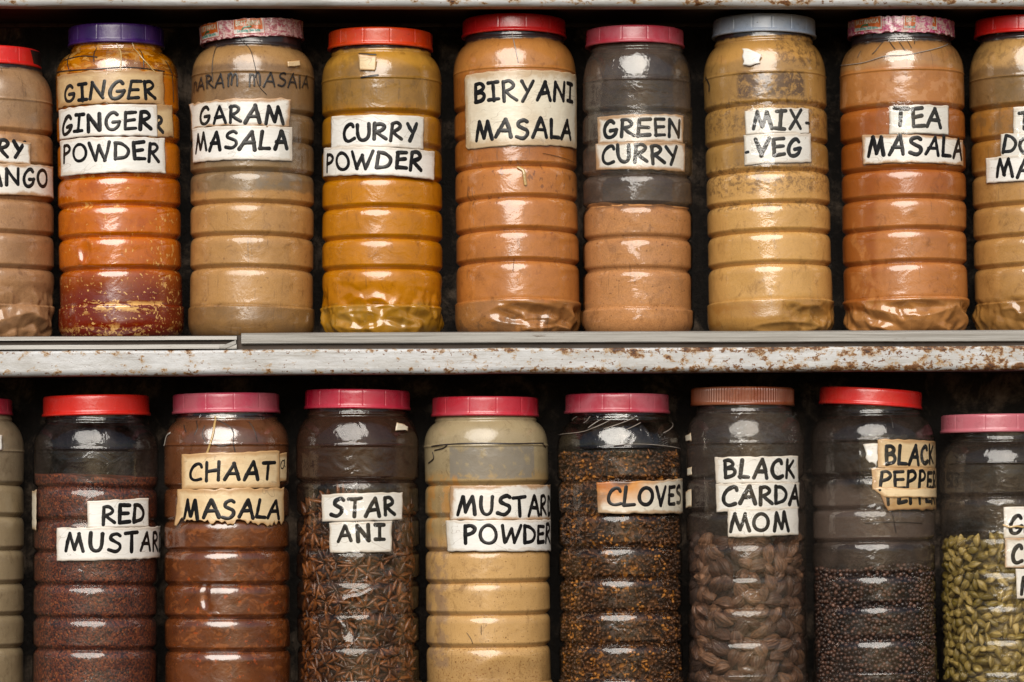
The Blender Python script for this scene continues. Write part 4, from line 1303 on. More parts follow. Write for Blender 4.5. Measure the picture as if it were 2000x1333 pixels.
# -- star anise
j = Jar(1, 698, 701, 122, (595, 801, 760, 798, 0.6), 870, [941, 1008, 1073, 1135, 1198, 1264], 1332, 'clear jar of star anise with crimson lid, upper half smoky brown', neck_drop=14)
j.body(shell_mat('brown_smoked_plastic', 13, (0.0, 0.14), (0.10, 0.048, 0.030, 1), zdust=[(j.H(955), 700, 0.36)]), seed=13, wav=1.2, dents=[(685, 1232, 13, 20, 5), (755, 1105, 13, 20, 5), (762, 1180, 10, 18, 4), (692, 1180, 10, 18, 4), (775, 1290, 9, 22, 4)])
j.lid(lid_mat('crimson_plastic', (0.46, 0.008, 0.035, 1), 13, (0.48, 0.07, 0.10, 1), 0.5, 0.3, 0.3), ticks=14, tick_d=1.4, seed=13)
JSA = j
ls = j.paper(P_WHITE[0], (628, 966), (786, 962), (786, 1016), (629, 1020), seed=37)
j.write(ls, 'STAR', 644, 1013, 774, 1011, 42, gap=0.22)
la = j.paper(P_WHITE[2], (643, 1021), (766, 1018), (765, 1078), (644, 1080), seed=38)
j.write(la, 'ANI', 655, 1061, 755, 1058, 38, gap=0.2)
j.tape(604, 944, 800, 1084, TAPES[1], 1.6, 13)
j.tape(622, 1080, 790, 1330, TAPES[1], 2.2, 23, base=1.2, scale=34)
j.paper(P_CREAM, (776, 826), (796, 832), (797, 842), (772, 843), seed=39, name='paper_scrap', rag=2)

# -- mustard powder
j = Jar(1, 950, 956, 123, (843, 1052, 774, 812), 870, [948, 1010, 1076, 1140, 1203, 1266], 1336, 'jar of cream mustard powder with square edged rose red lid', neck_drop=10)
GY = lin(126, 118, 106, 0.9)
j.body(powder_mat('mustard_powder_wall', [(0, lin(190, 150, 96, 0.8)), ((60, 90), lin(204, 162, 104, 0.85)), ((300, 330), lin(178, 150, 104, 0.8)), ((430, 450), lin(176, 158, 122, 0.75))], 14, 0.2, 0.2,
       [dict(scale=5, t=0.30, w=0.2, col=GY, z=(425, 492), u=(-78, 108), soft=5, usoft=3, a=0.9, wob=0.03), dict(scale=10, t=0.66, w=0.03, col=lin(96, 62, 30), z=(0, 320), a=0.8),
        dict(scale=26, t=0.66, w=0.03, col=lin(90, 56, 26), z=(0, 330), a=0.85, detail=2), dict(scale=26, t=0.60, w=0.04, col=lin(120, 74, 32), z=(0, 115), a=0.8, detail=2),
        dict(scale=3, t=0.42, w=0.15, col=lin(128, 104, 86), z=(60, 320), u=(-170, -80), a=0.6), dict(scale=2.5, sx=1.5, t=0.48, w=0.1, col=lin(176, 124, 60), z=(320, 440), u=(-170, -50), a=0.7)], streak=0.3, coat=0.55, coat_rough=0.12), seed=14, dents=[(1000, 1320, 60, 30, 4)])
j.lid(lid_mat('rose_red_plastic', (0.48, 0.020, 0.038, 1), 14, PINK, 0.45, 0.5), ticks=12, tick_d=1.3, seed=14)
lm = j.paper(P_EDGE[0], (879, 950), (1066, 947), (1066, 1017), (878, 1017), ext=62, seed=40)
j.write(lm, 'MUSTAR', 891, 1009, 1069, 1010, 43, extra='D')
lp = j.paper(P_WHITE[3], (870, 1017), (1070, 1016), (1070, 1077), (874, 1077), ext=26, seed=42)
j.write(lp, 'POWDER', 902, 1066, 1075, 1065, 42)
j.lines([[(844, 872), (880, 868), (940, 866), (1000, 867), (1060, 866)], [(850, 880), (866, 876), (874, 870)], [(838, 905), (848, 896), (846, 884)], [(1056, 866), (1064, 874)]], 2.6, DARK, 'grime_line', 1.5, 0.4)
j.tape(858, 942, 884, 1074, TAPES[1], 1.4, 14)
j.lines([[(912, 1236), (920, 1248), (924, 1258)], [(940, 1222), (940, 1240)]], 1.0, DARK, 'scratch', 1.4, 0.3)

# -- cloves
j = Jar(1, 1209, 1214, 123, (1103, 1308, 768, 806), 875, [940, 1005, 1070, 1132, 1198, 1262], 1328, 'clear jar of whole cloves with dull pink lid and scorched label', neck_drop=14)
j.body(shell_mat('clear_plastic', 15, (0.0, 0.08), (0.18, 0.13, 0.10, 1)), seed=15)
j.lid(lid_mat('dull_pink_plastic', (0.38, 0.025, 0.05, 1), 15, PINK, 0.85, 0.55), ticks=12, tick_d=0.7, seed=15, flange=2.2)
JCL = j
lc = j.paper(P_SCORCH, (1165, 943), (1328, 935), (1331, 1004), (1167, 1003), ext=40, seed=43, rag=1.0)
j.write(lc, 'CLOVES', 1183, 993, 1331, 988, 42)
j.tape(1092, 812, 1330, 872, TAPES[1], 2.4, 15, base=1.2, name='clear_film', body=True, scale=24)
j.lines([[(1092, 850), (1130, 845), (1160, 836), (1190, 822), (1198, 816)], [(1120, 822), (1128, 814)], [(1142, 826), (1154, 814)], [(1180, 838), (1230, 820), (1238, 816)], [(1222, 840), (1250, 826)], [(1200, 870), (1260, 868), (1330, 880)], [(1294, 846), (1312, 832), (1310, 822)], [(1150, 836), (1170, 822), (1186, 816)]], 1.2, GREYLINE, 'film_crease', 2.2, 0.7)
j.lines([[(1192, 880), (1186, 905), (1186, 930)]], 1.8, DARK, 'film_crack', 1.6, 0.4)
j.tape(1120, 940, 1172, 1006, TAPES[1], 1.4, 25)

# -- black cardamom
j = Jar(1, 1455, 1461, 118, (1350, 1551, 755, 791), 865, [935, 1000, 1063, 1126, 1190, 1253], 1318, 'clear jar of black cardamom pods with ribbed brown lid', neck_drop=16)
j.body(shell_mat('hazy_clear_plastic', 16, (0.02, 0.18), (0.17, 0.125, 0.105, 1), zdust=[(-50, 700, 0.05), (j.H(1010), 700, 0.14)]), seed=16)
j.lid(lid_mat('brown_plastic', BROWN, 16, (0.34, 0.14, 0.07, 1), 0.4, 0.5), ticks=110, seed=16)
JBC = j
l1 = j.paper(P_WHITE[1], (1396, 894), (1559, 891), (1560, 944), (1398, 946), seed=44)
j.write(l1, 'BLACK', 1410, 937, 1554, 937, 42)
l2 = j.paper(P_WHITE[3], (1398, 945), (1561, 943), (1561, 994), (1399, 1001), seed=45)
j.write(l2, 'CARDA', 1408, 989, 1562, 989, 42)
l3 = j.paper(P_WHITE[2], (1421, 994), (1559, 990), (1560, 1045), (1422, 1050), seed=46)
j.write(l3, 'MOM', 1423, 1042, 1543, 1041, 42)
j.tape(1380, 806, 1572, 1330, TAPES[0], 1.1, 16, base=2.0, scale=26)
j.paper(P_CREAM, (1338, 850), (1349, 846), (1350, 862), (1339, 864), seed=47, name='paper_scrap', rag=1.5)
j.paper(P_CREAM, (1342, 915), (1351, 913), (1351, 928), (1342, 930), seed=48, name='paper_scrap', rag=1)
j.paper(P_CREAM, (1339, 960), (1350, 956), (1350, 990), (1339, 994), seed=49, name='paper_scrap', rag=1)

# -- black pepper
j = Jar(1, 1703, 1711, 122, (1599, 1800, 758, 792, 3.2), 859, [931, 995, 1059, 1124, 1184, 1251], 1313, 'clear jar of black peppercorns with tilted red lid and yellowed labels', neck_drop=18)
j.body(shell_mat('dusty_clear_plastic', 17, (0.0, 0.12), (0.20, 0.145, 0.115, 1), zdust=[(j.H(1075), j.H(940), 0.45), (j.H(1120), j.H(1060), 0.18), (j.H(945), 700, 0.06)]), seed=17)
j.lid(lid_mat('red_plastic', (0.58, 0.016, 0.012, 1), 17, (0.52, 0.08, 0.05, 1), 0.3, 0.35, 0.28), ticks=3, tick_d=0.0, seed=17, flange=1.5)
JBP = j
lo = j.paper(P_AMBER, (1716, 962), (1818, 962), (1820, 996), (1734, 998), ext=40, seed=50, rag=1.5)
j.write(lo, 'PEPPE', 1728, 987, 1819, 986, 38, extra='R')
l1 = j.paper(P_OLD[0], (1714, 858), (1818, 863), (1818, 917), (1715, 915), ext=40, seed=51)
j.write(l1, 'BLAC', 1725, 911, 1814, 910, 42, extra='K')
l2 = j.paper(P_OLD[0], (1702, 914), (1820, 916), (1820, 962), (1704, 958), ext=40, seed=52)
j.write(l2, 'PEPPE', 1714, 960, 1822, 962, 43, extra='R')
l3 = j.paper(P_OLD[1], (1703, 953), (1820, 954), (1821, 974), (1728, 972), ext=40, seed=53, rag=1.2, lift=[(0.5, 0.0, 90, 3.0)], label='folded up lower flap of the yellowed label')
j.paper(P_WHITE[0], (1688, 872), (1714, 866), (1714, 910), (1696, 905), seed=54, name='paper_scrap', rag=3, layer=0)
j.tape(1680, 850, 1826, 1024, TAPES[1], 1.5, 17, base=2.0)
j.lines([[(1682, 862), (1682, 930), (1700, 955)], [(1690, 1022), (1740, 1020), (1800, 1022)], [(1742, 1000), (1750, 1040)], [(1738, 812), (1744, 836)]], 1.6, DARK, 'film_crease', 1.0, 0.4)

# -- green cardamom
j = Jar(1, 1954, 1957, 122, (1838, 2044, 808, 844, -0.6), 904, [971, 1048, 1115, 1181, 1247, 1310], 1330, 'clear jar of green cardamom pods with dusty pink lid, shortest in its row', neck_drop=18)
j.body(shell_mat('clear_plastic', 18, (0.0, 0.06), (0.18, 0.14, 0.11, 1), zdust=[(j.H(1030), 600, 0.12)]), seed=18)
j.lid(lid_mat('dusty_pink_plastic', PINK, 18, (0.46, 0.15, 0.18, 1), 0.6, 0.45), ticks=10, tick_d=0.9, seed=18, flange=2.0)
JGCm = j
l1 = j.paper(P_WHITE[1], (1960, 991), (2052, 990), (2052, 1050), (1961, 1052), seed=55, ext=80)
j.write(l1, 'G', 1969, 1047, 2000, 1047, 43, extra='REEN')
l2 = j.paper(P_EDGE[1], (1962, 1051), (2056, 1050), (2056, 1110), (1963, 1110), seed=56, ext=80)
j.write(l2, 'C', 1973, 1103, 2001, 1103, 41, extra='ARDA')
l3 = j.paper(P_WHITE[3], (1984, 1111), (2054, 1111), (2054, 1170), (1986, 1170), seed=57, ext=40)
j.write(l3, 'M', 1988, 1165, 2028, 1165, 41, extra='OM')
j.lines([[(1960, 1026), (1972, 1030), (1985, 1028), (2000, 1030), (2020, 1028)]], 4.0, STRAND, 'tape_strand', 4.5, 1.2, cyl=4.0)
j.tape(1925, 975, 1985, 1060, TAPES[1], 1.8, 18)
j.tape(1858, 1040, 2040, 1330, TAPES[0], 1.2, 28, base=1.2, scale=28)


# ------------------------------------------------------------------ wrappers stuck round two lids
def wrapper_mat(name, seed, pink):
    nt = NT(name)
    ob = nt.vscale(nt.obj(), (1 / 0.06,) * 3, (seed, seed, seed))
    n = nt.noise(nt.vscale(ob, (2, 2, 3.5)), 4.5, 5, 0.7, 1.2)
    c = nt.mix(nt.step(n, 0.42, 0.56), (0.66, 0.46, 0.42, 1), pink)
    c = nt.mix(nt.step(nt.noise(ob, 11, 4, 0.7), 0.57, 0.62, 0, 0.8), c, (0.70, 0.63, 0.56, 1))
    c = nt.mix(nt.step(nt.noise(ob, 6, 5, 0.7), 0.64, 0.70, 0, 0.8), c, (0.05, 0.02, 0.015, 1))
    w = nt.noise(nt.vscale(ob, (6, 6, 1)), 2, 4, 0.6)
    return nt.finish(nt.principled(c, 0.3, nt.bump(w, 0.5, 0.002), 0.5, 0.12))


def wrapper(j, seed, pink, panels, text_from, words, th0=-1.45, th1=1.45, rag=2.2, patches=()):
    R = j.Rl + 1.8
    h = j.lz1 - j.lz0
    lm = Matrix.Translation(Vector(j.lid_o.location) / S) @ j.lid_o.rotation_euler.to_matrix().to_4x4()
    arr = np.array(lm)[:3]

    def pos(th, z, hh):
        u = th * R
        r = R + hh + 0.9 * vnoise(u / 9, z / 14, seed=seed) + 0.6 * vnoise(u / 4, z / 30, seed=seed + 1)
        X = np.stack([r * np.sin(th), -r * np.cos(th), z], -1)
        return X @ arr[:, :3].T + arr[:, 3]

    def sheet(a0, a1, z0, z1, hh, mat, name, par, ragb, rr=0.0):
        nu = max(4, int((a1 - a0) * R / 2)); nv = max(4, int((z1 - z0) / 2))
        A, Z = np.meshgrid(np.linspace(a0, a1, nu), np.linspace(z0, z1, nv))
        t = (Z - z0) / (z1 - z0)
        Z = Z + np.clip(1 - t * 4, 0, 1) * ragb * vnoise(A * R / 7, A * 0, seed=seed + 3) + np.clip(t * 4 - 3, 0, 1) * ragb * 0.6 * vnoise(A * R / 6, A * 0 + 4, seed=seed + 4)
        X = pos(A.ravel(), Z.ravel(), np.full(A.size, hh))
        return link(name, mesh_from(name, X, grid_faces(nv, nu), mat), par)

    w = sheet(th0, th1, 1.0, h - 0.5, 0.0, wrapper_mat('printed_wrapper', seed, pink), 'wrapper', j.root, rag)
    w['label'] = 'printed pink and orange biscuit wrapper stuck round the lid'
    white = simple_mat('wrapper_white', (0.62, 0.55, 0.50, 1), 0.35, 0.4, 6, 0.3, seed)
    orange = simple_mat('wrapper_orange', (0.60, 0.12, 0.008, 1), 0.35, 0.4, 8, 0.4, seed)
    redl = simple_mat('wrapper_red', (0.50, 0.05, 0.03, 1), 0.35, 0.4)
    green = simple_mat('wrapper_green', (0.01, 0.14, 0.06, 1), 0.35, 0.3)
    teal = simple_mat('wrapper_teal', (0.03, 0.30, 0.24, 1), 0.35, 0.3)
    cream = simple_mat('wrapper_cream', (0.70, 0.62, 0.45, 1), 0.35, 0.3, 10, 0.6, seed)
    for a0, a1 in panels:
        sheet(a0, a1, 6, h - 1.5, 0.45, white, 'printed_panel', w, 0.6)
        sheet(a0 + 0.02, a1 - 0.03, h * 0.40, h - 1.0, 0.75, orange, 'printed_panel', w, 1.6)
        red_s = Strokes()
        P = lambda th, z, hh: pos(th / R, z, hh)
        for q in ([(a0, 6), (a1, 6)], [(a1, 6), (a1, h - 2)], [(a0, 6), (a0, h - 2)]):
            red_s.stroke([(t * R, z) for t, z in q], 1.3, lambda u, v, hh: pos(u / R, v, hh + 0.6), 0.15)
        red_s.build('printed_border', redl, w)
        st, marks = text_strokes('BRITANNIA', 0.16)
        W = marks[-1][1]
        sx = (a1 - a0 - 0.13) * R / W
        ts = Strokes()
        for _k, s in st:
            ts.stroke([((a0 + 0.055) * R + p[0] * sx, h * 0.60 + p[1] * h * 0.24 + 0.8) for p in s], 1.6, lambda u, v, hh: pos(u / R, v, hh + 1.0), 0.15, 1.0)
        ts.build('lettering', cream, w)
        am = a0 + (a1 - a0) * 0.42
        gs = Strokes()
        gs.stroke(spl([(am * R - 7, h * 0.43), (am * R - 2, h * 0.52), (am * R + 9, h * 0.53)]), 3.4, lambda u, v, hh: pos(u / R, v, hh + 1.2), 0.15)
        gs.build('printed_leaf', green, w)
        st, marks = text_strokes('Eat Healthy, Think Better', 0.14)
        W = marks[-1][1]
        sx = (a1 - a0 - 0.16) * R / W
        ts = Strokes()
        for _k, s in st:
            ts.stroke([((a0 + 0.08) * R + p[0] * sx, h * 0.27 + p[1] * 4.6) for p in s], 0.9, lambda u, v, hh: pos(u / R, v, hh + 0.65), 0.1, 0.8)
        ts.build('lettering', teal, w)
    for a0, a1, z0, z1, hh in patches:
        sheet(a0, a1, z0, h + z1, hh, wrapper_mat('printed_wrapper', seed + 7, pink), 'torn_wrapper_flap', w, 2.0)


wrapper(JG, 3, (0.42, 0.10, 0.13, 1), [(-1.22, -0.60), (-0.29, 0.30)], 0, '', patches=[(0.42, 1.2, 2, -2, 0.5)])
wrapper(JT, 11, (0.50, 0.06, 0.18, 1), [(-1.12, -0.45), (-0.06, 0.62)], 0, '', patches=[(0.16, 0.50, 0, -2, 1.8), (0.62, 1.3, 1, -2, 0.8)])


# ------------------------------------------------------------------ what is inside the clear jars
def heap(j, z_top, gap, mat, name, label, cat, slope=0.0, rough_top=5.0, seed=0, bumpy=0.0, follow=True):
    """a filling that takes the jar's inside shape"""
    zs = np.arange(3, z_top + 0.1, 3.0)
    rs = (np.interp(zs, j.pz, j.pr) if follow else np.minimum(np.interp(zs, j.pz, j.pr), j.R)) - gap
    th = np.linspace(-math.pi, math.pi, 120, endpoint=False)
    T, Z = np.meshgrid(th, zs)
    Rr = np.repeat(rs[:, None], len(th), 1)
    k = np.clip((Z - z_top + 40) / 40, 0, 1)
    Z = Z + k * (slope * np.sin(T) * 10 + rough_top * vnoise(np.cos(T) * 2 + 4, np.sin(T) * 2 + 4, seed=seed) + rough_top * 0.5 * vnoise(np.cos(T) * 7, np.sin(T) * 7, seed=seed + 1))
    if bumpy:
        Rr = Rr + bumpy * vnoise(T * j.R / 9, Z / 9, seed=seed + 2)
    V = np.stack([Rr * np.sin(T), -Rr * np.cos(T), Z], -1)
    # top: rings towards the centre
    rings = [V.reshape(-1, 3)]
    last = V[-1]
    for q in (0.85, 0.6, 0.3, 0.02):
        R2 = last.copy(); R2[:, :2] *= q; R2[:, 2] = last[:, 2] * q + (1 - q) * (z_top + 4) + 1.5 * vnoise(R2[:, 0] / 9, R2[:, 1] / 9, seed=seed + 4)
        rings.append(R2)
    W = np.vstack(rings)
    U = np.arctan2(W[:, 0], -W[:, 1]) * j.R / 100
    uv = np.stack([U, W[:, 2] / 100], -1)
    A = np.array(j.M)
    W = W @ A[:3, :3].T
    F = grid_faces(len(zs) + 4, len(th), wrap=True)
    o = link(name, mesh_from(name, W, F, mat, uv))
    o.location = Vector(A[:3, 3]) * S
    tag(o, label, cat, kind='stuff')
    return o


def grain_mat(name, cols, scale, seed, rough=0.6, bump=0.5):
    nt = NT(name)
    uvv = seed_off(nt, nt.uv(), seed)
    rnd = nt.voro(uvv, scale, 'F1', 1)
    d = nt.voro(uvv, scale, 'F1', 0)
    s = nt.sep(rnd)
    c = cols[0]
    for i, k in enumerate(cols[1:]):
        c = nt.mix(nt.step(s[i % 3], k[0], k[0] + 0.05), c, k[1])
    big = nt.noise(uvv, 2.0, 4)
    c = nt.mix(nt.step(big, 0.4, 0.7, 0, 0.35), c, nt.mix(1.0, c, (0.5, 0.45, 0.45, 1), 'MULTIPLY'))
    nrm = nt.bump(nt.math('SUBTRACT', 1.0, d), bump, 0.0012)
    return nt.finish(nt.principled(c, rough, nrm))


jj, fz = JGC
heap(jj, fz, 3.0, powder_mat('green_curry_powder', [(0, lin(214, 154, 98, 1.0)), ((200, 260), lin(206, 146, 90, 1.0))], 61, 0.2, 0.45, [dict(scale=16, t=0.66, w=0.03, col=lin(100, 62, 34), a=0.7, detail=2)], rough=0.7, coat=0.0, streak=0.3),
     'curry_powder', 'tan powder filling the lower half of the smoky jar with the pink lid', 'powder', slope=-0.3, rough_top=4, seed=1)
jj, fz = JRM
heap(jj, fz, 3.0, grain_mat('mustard_seed', [(0.085, 0.020, 0.011, 1), (0.45, (0.18, 0.042, 0.016, 1)), (0.72, (0.026, 0.009, 0.008, 1)), (0.90, (0.30, 0.085, 0.026, 1)), (0.985, (0.55, 0.36, 0.16, 1))], 30, 3),
     'mustard_seeds', 'tiny dark red mustard seeds heaped inside the jar with the bright red lid', 'mustard seeds', slope=-0.4, rough_top=5, seed=2)


class Bunch:
    def __init__(self): self.V = []; self.F = []; self.n = 0

    def add(self, V, F):
        self.V.append(V); self.F.append(F + self.n); self.n += len(V)


def rot_rand(r, tang=None):
    return np.array(Matrix.Rotation(r.uniform(0, 6.283), 3, 'Z') @ Matrix.Rotation(r.uniform(0, 6.283), 3, 'X') @ Matrix.Rotation(r.uniform(0, 6.283), 3, 'Y'))


def pod_arrays(L, W, r, ridges=3, fine=11, bend=0.1, n=16, m=18, depth=0.12, tip=1.5, fa=0.05):
    t = np.linspace(0, 1, n)
    prof = np.sin(np.pi * t ** r.uniform(0.85, 1.25)) ** 0.75
    prof = prof * (1 - 0.25 * t ** tip)
    a = np.linspace(0, 2 * math.pi, m, endpoint=False)
    A, T = np.meshgrid(a, t)
    P = np.repeat(prof[:, None], m, 1)
    rr = P * W / 2 * (1 + depth * np.cos(ridges * A + r.uniform(0, 6)) + fa * np.cos(fine * A + 1.5 * vnoise(T * 3, A, seed=6)) + 0.10 * vnoise(np.cos(A) * 2 + r.uniform(0, 50), np.sin(A) * 2, T * 4, seed=3))
    rr = np.maximum(rr, 0.15)
    x = (T - 0.5) * L
    V = np.stack([x, rr * np.cos(A) + bend * L * (4 * (T - 0.5) ** 2), rr * np.sin(A) * 0.92], -1).reshape(-1, 3)
    return V, grid_faces(n, m, wrap=True)


def place_frame(j, th, r, z, spin, tilt, roll):
    """local frame whose X lies in the wall's tangent plane, turned by spin"""
    base = Matrix.Rotation(th, 3, 'Z')
    q = base @ Matrix.Rotation(spin, 3, 'Y') @ Matrix.Rotation(tilt, 3, 'Z') @ Matrix.Rotation(roll, 3, 'X')
    p = Vector((r * math.sin(th), -r * math.cos(th), z))
    R3 = j.M.to_3x3()
    return R3 @ q, j.M @ p


def scatter(j, zlo, zhi, spacing, th0, th1, seed, tries=6000, zfun=None):
    r = random.Random(seed)
    pts = []
    cell = {}
    for _ in range(tries):
        th = r.uniform(th0, th1); z = r.uniform(zlo, zhi)
        if zfun and z > zfun(th): continue
        u = th * j.R
        k = (int(u // spacing), int(z // spacing))
        ok = True
        for a in (-1, 0, 1):
            for b in (-1, 0, 1):
                for (uu, zz) in cell.get((k[0] + a, k[1] + b), ()):
                    if (uu - u) ** 2 + (zz - z) ** 2 < spacing ** 2: ok = False
        if ok:
            cell.setdefault(k, []).append((u, z)); pts.append((th, z))
    return pts


def pod_mat(name, c0, c1, c2, rough=0.55, stripes=16):
    nt = NT(name)
    oi = nt.n('ShaderNodeObjectInfo')
    ob = nt.vscale(nt.obj(), (1 / 0.03,) * 3)
    geo = nt.n('ShaderNodeNewGeometry')
    rv = nt.math('FRACT', nt.add(oi.outputs['Random'], geo.outputs['Random Per Island']))
    c = nt.mix(nt.step(rv, 0.0, 1.0), c0, c1)
    st = nt.noise(nt.vscale(ob, (0.8, 6, 6)), 2.2, 3, 0.6)
    c = nt.mix(nt.step(st, 0.42, 0.62, 0, 0.6), c, c2)
    n = nt.noise(ob, 3, 3)
    c = nt.mix(nt.step(n, 0.5, 0.75, 0, 0.5), c, c2)
    return nt.finish(nt.principled(c, rough, nt.bump(st, 0.6, 0.0007), 0.1, 0.3))


R_ = random.Random(11)
npr = np.random.default_rng(5)


def fill_pods(j, meshes, mat, z_top_fn, zlo, zhi, spacing, rad_off, name, label, cat, group, heap_name, heap_label, core_gap, core_mat, seed,
              ths=(-1.75, 1.75), max_ind=290, px_max=2010, layers=((0.0, 1.0),), tiltv=0.35, rollv=3.1416):
    """front pods become single objects, the ones deeper in or out of the frame go into one heap mesh"""
    cand = []
    for li, (dep, spm) in enumerate(layers):
        for th, z in scatter(j, zlo, zhi, spacing * spm, ths[0], ths[1], seed + li * 17, zfun=z_top_fn):
            cand.append((li, th, z, dep))
    ind = []
    B = Bunch()
    for li, th, z, dep in cand:
        mi = R_.randrange(len(meshes))
        r = j.R - rad_off - dep - R_.uniform(0, 3)
        q, p = place_frame(j, th, r, z, R_.uniform(0, 6.283), R_.uniform(-tiltv, tiltv), R_.uniform(-rollv, rollv))
        f = D / (D + p.y)
        px, py = 1000 + p.x * f, 1000 - p.z * f
        vis = abs(th) < 1.35 and px < px_max and py < 1340 and li == 0
        ind.append((0 if vis else 1, abs(th), mi, q, p))
    ind.sort(key=lambda e: (e[0], e[1]))
    k = 0
    for vis, _, mi, q, p in ind:
        if vis == 0 and k < max_ind:
            o = bpy.data.objects.new(name, meshes[mi])
            COL.objects.link(o)
            o.matrix_world = Matrix.Translation(p * S) @ q.to_4x4()
            tag(o, label, cat, group)
            k += 1
        else:
            me = meshes[mi]
            co = np.empty(len(me.vertices) * 3, np.float32); me.vertices.foreach_get('co', co)
            Vv = co.reshape(-1, 3) / S @ np.array(q).T + np.array(p)
            fi = np.empty(len(me.loops), np.int32); me.loops.foreach_get('vertex_index', fi)
            B.add(Vv, fi.reshape(-1, 4))
    # lumpy core joined into the heap
    zs = np.arange(4, zhi - 14, 5.0)
    th = np.linspace(-math.pi, math.pi, 90, endpoint=False)
    T, Z = np.meshgrid(th, zs)
    Rr = np.interp(Z, j.pz, j.pr) - core_gap
    Rr = np.minimum(Rr, j.R - core_gap) + 4 * vnoise(T * j.R / 12, Z / 12, seed=seed)
    if z_top_fn:
        Z = np.minimum(Z, np.vectorize(z_top_fn)(T) - 12)
    V = np.stack([Rr * np.sin(T), -Rr * np.cos(T), Z], -1)
    last = V[-1].copy(); c = last.copy(); c[:, :2] *= 0.02
    V = np.vstack([V.reshape(-1, 3), c])
    A = np.array(j.M)
    V = V @ A[:3, :3].T + A[:3, 3]
    B.add(V, grid_faces(len(zs) + 1, len(th), wrap=True))
    org = np.array(j.M)[:3, 3]
    allV = np.vstack(B.V) - org
    o = link(heap_name, mesh_from(heap_name, allV, np.vstack(B.F), core_mat))
    o.location = Vector(org) * S
    tag(o, heap_label, cat, kind='stuff')
    return k


# green cardamom
GREEN = pod_mat('green_cardamom_husk', (0.20, 0.145, 0.020, 1), (0.54, 0.40, 0.125, 1), (0.13, 0.090, 0.014, 1), 0.5)
GCORE = simple_mat('green_cardamom_shade', (0.06, 0.05, 0.012, 1), 0.6, 0, 5, 0.6)
gm = []
for i in range(7):
    V, F = pod_arrays(R_.uniform(23, 38), R_.uniform(12.5, 19), R_, 3, 13, 0.04, tip=3)
    gm.append(mesh_from('cardamom_pod', V, F, GREEN))
j = JGCm
zt = j.H(1050)
kg = fill_pods(j, gm, GREEN, lambda th: zt + 8 * math.sin(th * 2 + 1), 30, zt + 12, 15.5, 13, 'green_cardamom_pod', 'pale green cardamom pod, one among many inside the clear jar with dusty pink lid', 'cardamom pod', 'green cardamom pods in the clear jar',
          'cardamom_heap', 'mass of green cardamom pods deeper in the rightmost lower jar', 26, GREEN, 101, max_ind=285, px_max=2004, layers=((0.0, 1.0), (11.0, 1.25)))

# black cardamom
BLK = pod_mat('black_cardamom_husk', (0.10, 0.045, 0.026, 1), (0.27, 0.135, 0.070, 1), (0.035, 0.016, 0.009, 1), 0.65)
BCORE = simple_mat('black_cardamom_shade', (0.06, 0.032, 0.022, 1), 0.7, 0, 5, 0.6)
bmz = []
for i in range(7):
    V, F = pod_arrays(R_.uniform(38, 54), R_.uniform(24, 32), R_, 3, 14, R_.uniform(0.0, 0.13), n=24, m=48, depth=0.16, tip=1.6, fa=0.085)
    bmz.append(mesh_from('cardamom_pod', V, F, BLK))
j = JBC
ztb = j.H(1052)
fill_pods(j, bmz, BLK, lambda th: ztb + 10 * math.sin(th * 2), 20, ztb + 14, 23.5, 19, 'black_cardamom_pod', 'wrinkled brown black cardamom pod inside the clear jar with the ribbed brown lid', 'cardamom pod', 'black cardamom pods in the clear jar',
          'black_cardamom_heap', 'mass of black cardamom pods deeper in the jar with brown lid', 36, BCORE, 202, layers=((0.0, 1.0), (16.0, 1.2)), tiltv=0.4)

# peppercorns
PEP = pod_mat('peppercorn_skin', (0.020, 0.012, 0.011, 1), (0.15, 0.070, 0.045, 1), (0.012, 0.007, 0.007, 1), 0.45)
PCORE = simple_mat('peppercorn_shade', (0.03, 0.018, 0.015, 1), 0.6, 0.2, 5, 0.6)


def corn_arrays(rad, r):
    n, m = 8, 10
    t = np.linspace(0.02, math.pi - 0.02, n); a = np.linspace(0, 2 * math.pi, m, endpoint=False)
    A, T = np.meshgrid(a, t)
    X = np.stack([np.sin(T) * np.cos(A), np.sin(T) * np.sin(A), -np.cos(T)], -1)
    k = r.uniform(0, 90)
    rr = rad * (1 + 0.16 * vnoise(X[..., 0] * 2.4 + k, X[..., 1] * 2.4, X[..., 2] * 2.4 + 7, seed=2))
    return (X * rr[..., None]).reshape(-1, 3), grid_faces(n, m, wrap=True)


pm = []
for i in range(6):
    V, F = corn_arrays(R_.uniform(3.6, 4.7), R_)
    pm.append(mesh_from('peppercorn', V, F, PEP))
j = JBP
ztp = j.H(1106)
fill_pods(j, pm, PEP, lambda th: ztp + 5 * math.sin(th * 3) - 5 * abs(th), 20, ztp + 8, 7.4, 8.0, 'peppercorn', 'round dark peppercorn lying among many inside the jar with the tilted red lid', 'peppercorn', 'peppercorns in the clear jar',
          'peppercorn_heap', 'rest of the dark peppercorns heaped in the jar with the tilted red lid', 15, PEP, 303, max_ind=295, layers=((0.0, 1.0), (6.0, 1.1)))

# star anise
ANI = pod_mat('star_anise_husk', (0.055, 0.017, 0.007, 1), (0.34, 0.115, 0.028, 1), (0.022, 0.008, 0.004, 1), 0.3)
ACORE = simple_mat('star_anise_shade', (0.05, 0.02, 0.012, 1), 0.6, 0.2, 5, 0.6)


